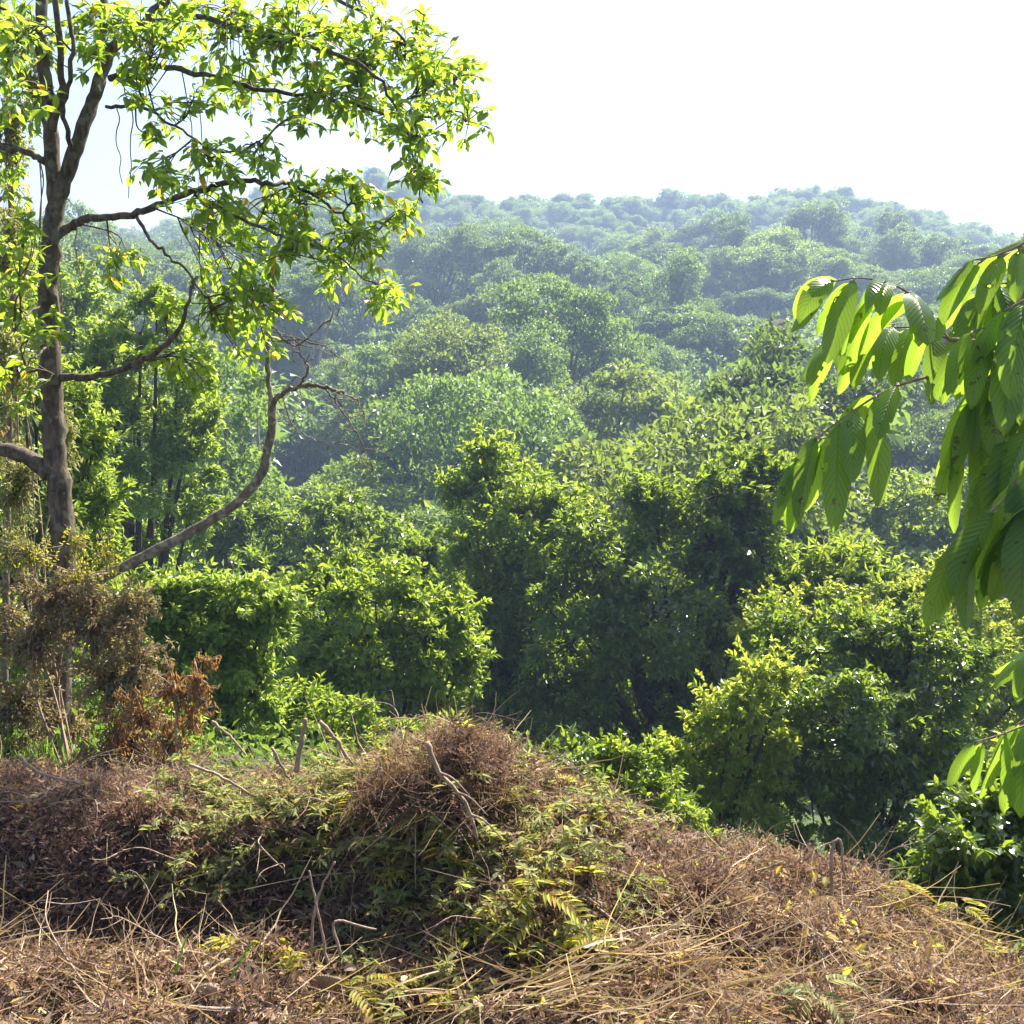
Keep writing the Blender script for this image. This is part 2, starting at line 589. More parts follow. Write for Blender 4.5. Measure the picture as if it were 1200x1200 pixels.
# haze: the morning air filling the valley
def haze_box():
    x0, x1, y0, y1, z0, z1 = -980, 980, -40, 960, -22.5, 135
    V = np.array([[x, y, z] for z in (z0, z1) for y in (y0, y1) for x in (x0, x1)], float)
    a = Acc()
    a.add(V, [np.array([[0, 2, 3, 1], [4, 5, 7, 6], [0, 1, 5, 4], [2, 6, 7, 3], [0, 4, 6, 2], [1, 3, 7, 5]])])
    m = bpy.data.materials.new('haze_air')
    m.use_nodes = True
    n = m.node_tree.nodes
    n.remove(n['Principled BSDF'])
    v = n.new('ShaderNodeVolumePrincipled')
    v.inputs['Color'].default_value = (.46, .62, .95, 1)
    v.inputs['Density'].default_value = HAZE
    v.inputs['Anisotropy'].default_value = .2
    m.node_tree.links.new(v.outputs[0], n['Material Output'].inputs['Volume'])
    m.cycles.homogeneous_volume = True
    o = a.build('haze', m, smooth=False)
    tag(o, kind='stuff')
    tag(o, 'pale blue morning haze filling the valley', 'haze')


haze_box()


# ------------------------------------------------------------------ crowns
def lobe_leaves(acc, c, rad, n, L, aspect=.45, T=LEAF2, sub=10, rs=.42, droop=.35, fill=.18, lv=.35, mi=0, low=-.35):
    """leaves on the surface of irregular sub-clumps that sit on an ellipsoid lobe"""
    c = np.asarray(c, float)
    rad = np.asarray(rad, float)
    d = rdir(sub * 3)
    d = d[d[:, 2] > low][:sub]
    sub = len(d)
    sc = c + d * rad * rng.uniform(.55, .98, (sub, 1))
    sr = rs * rng.uniform(.6, 1.25, sub)
    per = rng.dirichlet(np.full(sub, 4.0))
    k = rng.choice(sub, n, p=per)
    d2 = rdir(n)
    d2[:, 2] = np.where(d2[:, 2] < -.3, -d2[:, 2], d2[:, 2])
    rr = np.where(rng.random(n) < fill, rng.random(n) ** .5, rng.uniform(.8, 1.12, n))
    P = sc[k] + d2 * rad * (sr[k] * rr)[:, None]
    out = nrm((P - c) / rad + .4 * d2)
    D = nrm(rdir(n) + .7 * out + np.array([0, 0, -droop]))
    N = nrm(.45 * out + np.array([0, 0, .55]) + .55 * rdir(n))
    sv = rng.random(sub)
    rnd = np.clip(lv * sv[k] + (1 - lv) * rng.random(n), 0, 1)
    LL = L * rng.uniform(.65, 1.3, n)
    leaves(acc, P, D, N, LL, LL * aspect * rng.uniform(.8, 1.2, n), T, rnd, mi)
    return sc


def limbs(acc, base, trunk_r, hubs, lean=.0, sides=7, split=.45):
    """trunk from base up to the hubs (lobe centres), one limb to each hub"""
    base = np.asarray(base, float)
    hubs = np.asarray(hubs, float)
    top = hubs.mean(0)
    hz = hubs[:, 2].min()
    fork = base + (top - base) * np.array([.5, .5, split])
    fork[2] = min(fork[2], hz - .1 * (hz - base[2]))
    p = spline([base - [0, 0, .4], base + (fork - base) * .5 + rng.normal(size=3) * np.array([1, 1, 0]) * trunk_r * .8, fork], 5)
    tube(acc, p, np.linspace(trunk_r * 1.25, trunk_r * .8, len(p)), sides)
    for h in hubs:
        mid = fork + (h - fork) * .5 + np.array([0, 0, -.12 * np.linalg.norm((h - fork)[:2])]) + rng.normal(size=3) * trunk_r * .6
        q = spline([fork - (fork - base) * .06, mid, h], 5)
        tube(acc, q, np.linspace(trunk_r * .6, trunk_r * .12, len(q)), 5)


# ---- prototypes for the trees of the opposite hillside (unit: crown radius 1, total height ht)
def hill_proto(form, n, L):
    cr, tr = Acc(), Acc()
    hubs = []
    if form == 'domed':
        ht, k = 2.1, 13
        d = rdir(80); d = d[d[:, 2] > -.1][:k]
        for q in d:
            hubs.append(np.array([0, 0, ht - .95]) + q * np.array([.72, .72, .62]) * rng.uniform(.75, 1.05))
        rads = [rng.uniform(.26, .42) * np.array([1.1, 1.1, .8]) for _ in hubs]
    elif form == 'umbrella':
        ht, k = 2.0, 13
        for t in range(k):
            a, r = rng.random() * 2 * PI, math.sqrt(rng.random()) * .85
            hubs.append(np.array([r * math.cos(a), r * math.sin(a), ht - .25 - .28 * r * r + rng.uniform(-.08, .05)]))
        rads = [rng.uniform(.24, .38) * np.array([1.15, 1.15, .42]) for _ in hubs]
    elif form == 'tall':
        ht, k = 3.0, 14
        for t in range(k):
            a, z = rng.random() * 2 * PI, rng.random()
            r = .6 * (1 - .55 * z) * rng.uniform(.5, 1)
            hubs.append(np.array([r * math.cos(a), r * math.sin(a), .8 + z * (ht - 1.1)]))
        rads = [rng.uniform(.26, .40) * np.array([1, 1, .85]) for _ in hubs]
    elif form == 'loose':
        ht, k = 2.6, 10
        d = rdir(80); d = d[d[:, 2] > -.3][:k]
        for q in d:
            hubs.append(np.array([0, 0, ht - 1.0]) + q * np.array([.85, .85, .8]) * rng.uniform(.5, 1.1))
        rads = [rng.uniform(.22, .34) * np.array([1.1, 1.1, .65]) for _ in hubs]
    elif form == 'broad':
        ht, k = 1.7, 16
        d = rdir(90); d = d[d[:, 2] > -.05][:k]
        for q in d:
            hubs.append(np.array([0, 0, ht - .8]) + q * np.array([.8, .8, .5]) * rng.uniform(.7, 1.05))
        rads = [rng.uniform(.25, .42) * np.array([1.15, 1.15, .7]) for _ in hubs]
    else:  # feathery
        ht, k = 2.4, 12
        for t in range(k):
            a, z = rng.random() * 2 * PI, rng.random()
            r = .8 * math.sin(PI * (.25 + .6 * z)) * rng.uniform(.4, 1)
            hubs.append(np.array([r * math.cos(a), r * math.sin(a), .9 + z * (ht - 1.2)]))
        rads = [rng.uniform(.24, .36) * np.array([1.2, 1.2, .55]) for _ in hubs]
    wts = np.array([r[0] * r[2] for r in rads]); wts /= wts.sum()
    for h, r, q in zip(hubs, rads, wts):
        lobe_leaves(cr, h, r * 1.12, int(n * q), L, .62, LEAF2, sub=16, rs=.40, fill=.15, low=-.6)
    limbs(tr, (0, 0, 0), .055, hubs, sides=6)
    return cr, tr, ht


FORMS = ['domed', 'umbrella', 'tall', 'loose', 'broad', 'feathery']
FORMWORD = {'domed': 'domed', 'umbrella': 'flat-topped umbrella', 'tall': 'tall narrow', 'loose': 'loose open-crowned', 'broad': 'broad lumpy', 'feathery': 'feathery'}
# ------------------------------------------------------------------ mid-ground trees and shrubs: lobes given in photo pixels at depth Y
SHELTER = []      # (u, v, ru, rv, Y) silhouettes that hide trees behind


def bush(name, label, cat, Y, lobes, n, L, mk, aspect=.45, T=LEAF6, trunk_r=.12, trunk_uv=None, bark='darkbark', dz=.75, sub=12, rs=.42, fill=.2, droop=.35, group=None, low=-.45):
    hubs, rads = [], []
    extra = []
    for (u, v, ru, rv, *dy) in lobes:
        for k in range(int(rng.integers(0, 3))):
            a_ = rng.uniform(.15, .85) * PI
            q_ = rng.uniform(.28, .48)
            extra.append((u + ru * .95 * math.cos(a_), v - rv * .95 * math.sin(a_), ru * q_, rv * q_ * 1.1, (dy[0] if dy else 0) + rng.uniform(-.5, .5) * ru * Y / F))
    for (u, v, ru, rv, *dy) in list(lobes) + extra:
        y = Y + (dy[0] if dy else rng.uniform(-1.1, .6) * ru * Y / F)
        c = at(u, v, y)
        s = y / F
        hubs.append(c)
        rads.append(np.array([ru * s, dz * (ru + rv) / 2 * s, rv * s]) * 1.1)
        SHELTER.append((u, v, ru * .9, rv * .9, y))
    hubs = np.array(hubs)
    if trunk_uv is None:
        bx, by = hubs[:, 0].mean(), Y
    else:
        bx, by = at(*trunk_uv, Y)[0], Y
    base = np.array([bx, by, float(H(bx, by))])
    t = thing(name, label, cat, base, group)
    cr, tr = Acc(), Acc()
    wts = np.array([r[0] * r[2] for r in rads]); wts /= wts.sum()
    for h, r, q in zip(hubs, rads, wts):
        T_ = LEAF2 if Y > 9 else T
        L_ = L * (1.0 if Y > 9 else .95)
        sc = lobe_leaves(cr, h - base, r, max(40, int(n * q * (1.05 if Y > 9 else 1.1))), L_, aspect, T_, sub=int(sub * 1.6), rs=rs * .74, fill=fill, droop=droop, low=-.8)
        # sprigs standing out of the crown break its outline
        for k in range(int(sub * .9)):
            d = rdir(1)[0]
            d[2] = abs(d[2]) * rng.uniform(.1, 1.2)
            p0 = h - base + d * r * .85
            g_ = nrm(d + [0, 0, .35]) * L * rng.uniform(1.5, 3.6)
            m_ = int(rng.integers(12, 26))
            ts = rng.random(m_)
            tube(tr, np.array([p0 - g_ * .5, p0 + g_ * .4, p0 + g_ * .95]), [L * .04, L * .03, L * .015], 4)
            leaves(cr, p0 + g_ * ts[:, None], nrm(rdir(m_) + g_ / np.linalg.norm(g_) * .9 - [0, 0, droop * .5]), nrm(rdir(m_) * .6 + [0, 0, .7]), L_ * rng.uniform(.7, 1.3, m_), L_ * aspect, T_)
        for s_ in sc[::6]:
            q_ = spline([h - base, (h - base + s_) / 2 + [0, 0, -.1 * r[2]], s_], 3)
            tube(tr, q_, np.linspace(trunk_r * .14, trunk_r * .05, len(q_)), 4)
    limbs(tr, (0, 0, 0), trunk_r, hubs - base)
    tr.build('trunk', M[bark], t)
    cr.build('crown', M[mk], t, smooth=False)
    return t


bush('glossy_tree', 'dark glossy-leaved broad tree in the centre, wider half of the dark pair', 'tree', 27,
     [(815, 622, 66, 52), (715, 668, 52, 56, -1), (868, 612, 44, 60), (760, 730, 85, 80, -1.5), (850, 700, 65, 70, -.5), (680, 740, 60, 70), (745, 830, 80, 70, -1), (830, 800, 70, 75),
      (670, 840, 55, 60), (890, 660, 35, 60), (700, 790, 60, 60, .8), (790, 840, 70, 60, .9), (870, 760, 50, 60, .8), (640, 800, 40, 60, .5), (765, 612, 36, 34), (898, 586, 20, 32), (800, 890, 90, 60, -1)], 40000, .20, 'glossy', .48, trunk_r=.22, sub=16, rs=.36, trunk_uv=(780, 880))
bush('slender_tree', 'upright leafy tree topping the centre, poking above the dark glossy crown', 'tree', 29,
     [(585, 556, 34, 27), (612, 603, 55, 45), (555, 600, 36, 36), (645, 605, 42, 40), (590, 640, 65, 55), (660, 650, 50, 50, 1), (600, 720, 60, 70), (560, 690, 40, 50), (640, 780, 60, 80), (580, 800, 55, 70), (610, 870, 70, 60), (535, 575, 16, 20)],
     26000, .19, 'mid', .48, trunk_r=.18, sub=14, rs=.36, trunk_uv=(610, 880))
bush('round_shrub', 'rounded yellow-green shrub left of the dark central trees', 'shrub', 20,
     [(440, 705, 62, 45), (500, 745, 50, 50), (385, 730, 45, 45), (440, 780, 75, 60, -.8), (510, 800, 45, 55), (390, 810, 50, 55), (450, 850, 80, 50, -.5), (540, 760, 22, 40)], 19000, .15, 'mid', .5, trunk_r=.12, sub=14, rs=.38)
bush('pale_shrub', 'pale bright green drooping shrub behind the rusty dead branches', 'shrub', 13.5,
     [(235, 725, 70, 38), (180, 715, 40, 30), (290, 760, 45, 45), (230, 780, 60, 50, -.4), (285, 830, 38, 55), (240, 850, 60, 55), (310, 720, 30, 25), (180, 770, 40, 50)], 17000, .105, 'bright', .5, trunk_r=.08, sub=14, rs=.38, droop=.7)
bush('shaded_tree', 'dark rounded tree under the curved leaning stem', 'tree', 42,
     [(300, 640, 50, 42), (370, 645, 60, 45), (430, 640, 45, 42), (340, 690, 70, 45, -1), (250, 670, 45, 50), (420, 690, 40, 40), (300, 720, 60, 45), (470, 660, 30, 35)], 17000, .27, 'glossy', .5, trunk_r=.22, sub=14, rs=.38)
bush('tall_tree', 'tall grey-green tree rising behind the mossy trunk', 'tree', 30,
     [(165, 390, 40, 40), (210, 430, 40, 40), (140, 440, 40, 45), (190, 490, 55, 48), (130, 520, 40, 55), (215, 540, 40, 45), (165, 580, 60, 50), (220, 610, 35, 40), (150, 650, 60, 50), (105, 470, 25, 50), (230, 490, 25, 35)],
     24000, .18, 'bright', .48, trunk_r=.22, sub=13, rs=.36, trunk_uv=(165, 700))
bush('sunny_tree', 'bright yellow-green feathery tree directly behind the mossy trunk', 'tree', 15,
     [(95, 560, 35, 40), (110, 620, 28, 45), (30, 470, 40, 45), (20, 560, 40, 50), (90, 500, 25, 40), (60, 640, 60, 50), (10, 400, 40, 40), (100, 690, 45, 40), (-40, 500, 50, 70), (20, 680, 45, 40)],
     17000, .11, 'bright', .42, trunk_r=.09, sub=13, rs=.38, trunk_uv=(30, 760), droop=.6)
bush('pale_tree', 'light green tree on the rising ground beyond the mossy trunk', 'tree', 48,
     [(90, 350, 30, 35), (110, 400, 40, 35), (70, 400, 40, 45), (60, 460, 50, 50), (120, 450, 35, 45), (20, 380, 50, 50), (90, 520, 60, 50)], 12000, .3, 'bright', .5, trunk_r=.25, sub=13, rs=.4)
bush('creeper_thicket', 'golden-green creeper covered thicket at the valley edge under the big leaves', 'thicket', 24,
     [(960, 720, 60, 32), (1040, 715, 65, 32, .5), (1110, 720, 60, 38), (900, 750, 40, 40), (1180, 730, 60, 45), (1000, 760, 70, 40, -.5), (1150, 790, 60, 50, -.5), (920, 820, 60, 60), (1230, 780, 60, 60), (1200, 850, 60, 60), (1150, 870, 50, 50)],
     27000, .135, 'gold', .55, trunk_r=.15, sub=15, rs=.36, droop=.6)
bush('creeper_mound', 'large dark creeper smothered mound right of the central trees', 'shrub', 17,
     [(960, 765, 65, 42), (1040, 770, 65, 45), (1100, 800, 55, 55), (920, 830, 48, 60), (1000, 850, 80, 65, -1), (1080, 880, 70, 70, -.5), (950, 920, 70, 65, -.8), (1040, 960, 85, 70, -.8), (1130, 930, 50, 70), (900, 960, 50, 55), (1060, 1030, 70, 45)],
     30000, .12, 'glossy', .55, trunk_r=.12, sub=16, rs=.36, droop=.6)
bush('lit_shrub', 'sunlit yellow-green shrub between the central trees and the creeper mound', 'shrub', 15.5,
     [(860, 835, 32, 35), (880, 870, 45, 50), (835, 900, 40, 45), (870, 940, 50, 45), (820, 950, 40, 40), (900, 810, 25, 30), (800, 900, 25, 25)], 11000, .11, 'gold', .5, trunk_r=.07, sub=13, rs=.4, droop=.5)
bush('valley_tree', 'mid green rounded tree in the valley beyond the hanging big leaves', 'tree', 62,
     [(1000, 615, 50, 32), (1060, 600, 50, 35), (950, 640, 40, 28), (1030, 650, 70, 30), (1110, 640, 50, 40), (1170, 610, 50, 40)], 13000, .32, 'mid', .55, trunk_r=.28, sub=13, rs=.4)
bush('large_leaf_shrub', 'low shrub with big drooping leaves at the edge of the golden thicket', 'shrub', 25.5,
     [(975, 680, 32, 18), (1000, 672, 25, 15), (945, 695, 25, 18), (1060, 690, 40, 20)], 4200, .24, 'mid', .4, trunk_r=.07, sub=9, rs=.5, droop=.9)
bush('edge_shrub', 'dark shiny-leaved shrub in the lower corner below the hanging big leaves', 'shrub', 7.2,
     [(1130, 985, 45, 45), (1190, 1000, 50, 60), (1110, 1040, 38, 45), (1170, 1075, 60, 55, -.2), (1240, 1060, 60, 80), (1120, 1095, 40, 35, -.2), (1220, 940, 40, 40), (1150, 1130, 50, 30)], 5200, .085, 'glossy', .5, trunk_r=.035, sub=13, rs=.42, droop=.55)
bush('low_shrub', 'low bright green shrub just behind the brown heap below the dark central tree', 'shrub', 10.5,
     [(745, 920, 40, 35), (700, 905, 35, 28), (770, 965, 45, 40), (720, 965, 45, 35), (800, 990, 40, 30)], 5200, .085, 'mid', .48, trunk_r=.035, sub=12, rs=.42)
bush('ridge_shrub', 'small dull green shrub against the foot of the brown fern mound', 'shrub', 9.0,
     [(640, 905, 35, 22), (670, 925, 30, 22), (620, 930, 35, 20)], 2000, .075, 'glossy', .48, trunk_r=.03, sub=10, rs=.45)
bush('hollow_shrub', 'mid green shrub filling the hollow below the round shrub', 'shrub', 15,
     [(380, 860, 60, 40), (470, 890, 60, 35), (330, 880, 35, 30), (540, 890, 50, 40)], 7000, .11, 'mid', .48, trunk_r=.06, sub=12, rs=.42)
bush('sunlit_shrub', 'bright green shrub glimpsed through the withered climber behind the mossy trunk', 'shrub', 10.4,
     [(60, 800, 70, 55), (130, 840, 55, 45), (15, 850, 55, 45), (180, 860, 45, 35), (-20, 780, 50, 60), (90, 880, 60, 30)], 7000, .085, 'bright', .5, trunk_r=.04, sub=12, rs=.42, droop=.5)
bush('shadow_tree', 'shadowy green tree between the round shrub and the leaning stem', 'tree', 31,
     [(330, 760, 40, 55), (350, 720, 40, 40), (300, 790, 40, 45), (480, 700, 40, 40, 4), (520, 680, 30, 40, 4)], 9000, .2, 'glossy', .48, trunk_r=.15, sub=12, rs=.4)

# ------------------------------------------------------------------ the opposite hillside
PROTO = []
for fm in FORMS + ['domed', 'domed', 'broad', 'tall']:
    cr, tr, ht = hill_proto(fm, 15000, .052)
    oc = cr.build('crown', M['hill'], smooth=False)
    ot = tr.build('trunk', M['palebark'] if fm in ('loose', 'tall', 'umbrella') else M['darkbark'])
    COL.objects.unlink(oc)
    COL.objects.unlink(ot)
    PROTO.append((fm, oc, ot, ht))
TONES = [('dark green', (.55, .62, .55)), ('mid green', (1.0, 1.0, 1.0)), ('pale green', (1.45, 1.35, 1.25)), ('yellow-green', (1.9, 1.55, .9)), ('olive', (1.4, 1.05, .9)), ('grey-green', (1.25, 1.25, 1.5))]
TW = np.array([.22, .30, .17, .10, .12, .09])
TW = TW / TW.sum()

cand = []
step_far = 8.0
for k in range(900):
    py = rng.uniform(405, 505)
    cand.append((rng.uniform(-.56, .56) * py, py, step_far * rng.uniform(.45, .75)))
yy = 62.0
while yy < 520:
    step = 6.4 + .0035 * yy
    half = .56 * yy + 25
    for x in np.arange(-half, half, step):
        px, py = x + rng.uniform(-.45, .45) * step, yy + rng.uniform(-.45, .45) * step
        R = step * rng.choice([.5, .72, 1.0, 1.4], p=[.28, .36, .25, .11])
        cand.append((px, py, R))
    yy += step * .82
feat = [(820, 430, 130, 0, 3, 5.2), (530, 360, 200, 0, 1, 6), (455, 375, 195, 1, 1, 6), (870, 352, 215, 1, 2, 3.4), (770, 338, 225, 4, 0, 7), (900, 335, 235, 1, 0, 7),
        (640, 372, 195, 0, 4, 5.5), (700, 405, 180, 1, 4, 6), (400, 425, 160, 1, 1, 5), (914, 384, 192, 4, 1, 4), (893, 385, 189, 0, 1, 3.4)]
trees = []
for (u, v, Yd, pi, ti, R) in feat:
    p_ = at(u, v, Yd)
    g = float(H(p_[0], Yd))
    trees.append([p_[0], Yd, R, pi, ti, max(.7, min(1.5, (p_[2] - g) / (PROTO[pi][3] * R)))])
for (px, py, R) in cand:
    if any((px - t[0]) ** 2 + (py - t[1]) ** 2 < (.75 * (R + t[2])) ** 2 for t in trees[:len(feat)]):
        continue
    u, v, _ = proj((px, py, float(H(px, py))))
    if py < 225 and py > 197 and abs(u - 905) < 30:
        continue
    skip = False
    for (uc, vc, Yc) in ((905, 384, 205), (745, 300, 290), (765, 312, 276), (300, 480, 95)):
        if py < Yc + 4:
            ut, vt, zt = proj((px, py, float(H(px, py)) + 2.1 * R))
            skip = skip or (abs(ut - uc) < R * F / zt * .9 + 4 and vt < vc - 19)
    if skip:
        continue
    pi = int(rng.integers(len(PROTO)))
    if PROTO[pi][0] == 'tall':
        R *= .75
    if py > 360:
        pi = [0, 4, 6, 7, 8][int(rng.integers(5))]
        R = min(R, step_far * .8)
    ti = int(rng.choice(len(TONES), p=TW))
    trees.append([px, py, R, pi, ti, rng.uniform(.85, 1.2)])
trees.sort(key=lambda t: t[1])
GR = 8
grid = np.full((1200 // GR, 1200 // GR), 1e9)
gu, gv = np.meshgrid(np.arange(GR / 2, 1200, GR), np.arange(GR / 2, 1200, GR))
for (u, v, ru, rv, y) in SHELTER:
    mk_ = ((gu - u) / ru) ** 2 + ((gv - v) / rv) ** 2 < 1
    grid[mk_] = np.minimum(grid[mk_], y)
vis = []
for t in trees:
    px, py, R, pi, ti, sc = t
    ht = PROTO[pi][3] * R * sc
    g = float(H(px, py))
    u, v, z = proj((px, py, g + ht - R * .8))
    s = F / z
    mk_ = (((gu - u) / (R * s)) ** 2 + ((gv - v) / (R * .8 * s)) ** 2 < 1) & (grid > py)
    k = int(mk_.sum())
    grid[mk_] = np.minimum(grid[mk_], py)
    t += [u, v - R * s * .5, k, g, s]
vis = sorted([t for t in trees if t[8] >= 1], key=lambda t: -t[8])
one = vis[:285]
ids = {id(t) for t in one}


def place_word(t):
    u, v, y = t[6], t[7], t[1]
    if y > 330:
        b = 'high on the hazy ridge'
    elif y > 235:
        b = 'on the sunlit upper slope'
    elif y > 160:
        b = 'halfway up the hillside'
    elif y > 105:
        b = 'low on the hillside'
    else:
        b = 'in the valley bottom'
    cols = [(140, 'behind the mossy trunk'), (300, 'behind the leafy overhanging boughs'), (440, 'above the curved stem'), (560, 'above the round shrub'), (680, 'above the slender central tree'),
            (800, 'above the dark glossy tree'), (920, 'near the hidden house'), (2000, 'behind the hanging big leaves')]
    for lim, wd in cols:
        if u < lim:
            return b, wd
    return b, cols[-1][1]


labels = {}
for t in one:
    b, wd = place_word(t)
    labels.setdefault(f'{TONES[t[4]][0]} {FORMWORD[PROTO[t[3]][0]]} tree {b} {wd}', []).append(t)
final = {}
for lb, ts in labels.items():
    if len(ts) == 1:
        final[id(ts[0])] = (lb, 'trees of the opposite hillside')
        continue
    ts.sort(key=lambda t: t[2] * t[10])
    for i, t in enumerate(ts):
        wd = ['smallest', 'largest'][i == len(ts) - 1] if len(ts) > 2 else ['smaller', 'larger'][i]
        if len(ts) > 2 and 0 < i < len(ts) - 1:
            wd = 'middling'
        final[id(t)] = (f'{wd} {lb}', 'trees of the opposite hillside')
for t in one:
    px, py, R, pi, ti, sc, u, v, k, g, s = t
    fm, oc, ot, ht = PROTO[pi]
    lb, gp = final[id(t)]
    e_ = thing('hillside_tree', lb, 'tree', (px, py, g - .2 * R), gp)
    e_.rotation_euler = (0, 0, float(rng.random() * 6.28))
    e_.scale = (R, R, R * sc * 1.08)
    tone = np.array(TONES[ti][1]) * rng.uniform(.88, 1.12)
    for src in (oc, ot):
        c_ = src.copy()
        COL.objects.link(c_)
        c_.parent = e_
        c_.color = (*tone, 1) if src is oc else (1, 1, 1, 1)
# all the others, countless from here, are one wood
fa, ft = Acc(), Acc()
wood = [t for t in trees if id(t) not in ids]
for t in wood:
    px, py, R, pi, ti, sc = t[:6]
    me = PROTO[pi][1].data
    if 'np' not in me:
        pass
cache = {}
for k_, (fm, oc, ot, ht) in enumerate(PROTO):
    cr, tr, _ = hill_proto('broad' if fm == 'loose' else fm, 1000, .15)
    cache[k_] = (np.concatenate(cr.v), np.concatenate([f for f in cr.f]), np.concatenate(cr.r))
for t in wood:
    px, py, R, pi, ti, sc = t[:6]
    V, Fc, r = cache[pi]
    a = rng.random() * 6.28
    ca, sa = math.cos(a), math.sin(a)
    Vr = np.stack([V[:, 0] * ca - V[:, 1] * sa, V[:, 0] * sa + V[:, 1] * ca, V[:, 2] * sc], 1) * R + np.array([px, py, float(H(px, py)) - .2 * R])
    tone = [0.0, .3, .75, .95, .6, .65][ti]
    fa.add(Vr, [Fc], r=np.clip(.5 * r + .5 * tone, 0, 1))
wo = fa.build('distant_forest', M['hill'], smooth=False)
wo.color = (1, 1, 1, 1)
tag(wo, 'countless small hazy tree crowns of the far wooded ridge', 'forest', kind='stuff')

# low growth covering the valley floor and hillside between the trees
ua = Acc()
n_ = 100000
py = 6.4 * (500 / 6.4) ** rng.random(n_)
px = (rng.random(n_) * 2 - 1) * (.56 * py + 4)
keep = (py > 12) | (px > -2.2) | (rng.random(n_) < .2)
px, py = px[keep], py[keep]
n_ = len(px)
pz = H(px, py) + rng.random(n_) * (.25 + .012 * py)
Ls = .035 + .0058 * py
Ls = Ls * rng.uniform(.6, 1.3, n_)
leaves(ua, np.stack([px, py, pz], 1), rdir(n_) + [0, 0, .3], nrm(rdir(n_) * .7 + [0, 0, .8]), Ls, Ls * .5, LEAF2)
uo = ua.build('undergrowth', M['hill'], smooth=False)
tag(uo, 'low leafy undergrowth covering the valley slopes', 'undergrowth', kind='stuff')


# palms on the sunlit shoulder
def palm(u, v, Yd, hgt, label):
    p_ = at(u, v, Yd)
    g = float(H(p_[0], Yd))
    hgt = max(hgt, p_[2] - g)
    t = thing('palm', label, 'palm', (p_[0], Yd, g), 'palms among the hillside trees')
    tr, cr = Acc(), Acc()
    q = spline([(0, 0, -.3), (.2, 0, hgt * .5), (0, .1, hgt)], 5)
    tube(tr, q, np.linspace(.22, .13, len(q)), 6)
    for k in range(16):
        a = k * 2.4 + rng.random() * .4
        el = rng.uniform(.1, 1.3)
        d = np.array([math.cos(a) * math.cos(el), math.sin(a) * math.cos(el), math.sin(el)])
        Lf = rng.uniform(3.0, 4.0)
        ts = np.linspace(0, 1, 26)
        pts = np.array([0, 0, hgt]) + d * (ts * Lf)[:, None] + np.array([0, 0, -1.6]) * (ts ** 2)[:, None]
        tube(cr, pts[::5], .03, 3)
        side = nrm(np.cross(d, [0, 0, 1.0]))
        for sg in (-1, 1):
            D = nrm(side * sg + d * .6 + np.array([0, 0, -.35])) + rng.normal(size=(26, 3)) * .1
            leaves(cr, pts, D, np.tile([0, 0, 1.0], (26, 1)), .9 * (1 - .6 * np.abs(ts - .4)), .22, LEAF2)
    tr.build('trunk', M['palebark'], t)
    c = cr.build('crown', M['hill'], t, smooth=False)
    c.color = (1.5, 1.4, 1.1, 1)


palm(745, 292, 290, 9, 'tallest pale palm on the sunlit shoulder below the hazy ridge')
palm(715, 305, 280, 8, 'leftmost pale palm on the sunlit shoulder below the hazy ridge')
palm(765, 308, 276, 7, 'short palm right of the tallest palm on the sunlit shoulder')
palm(300, 470, 95, 7, 'pale-fronded palm low in the valley above the curved stem')


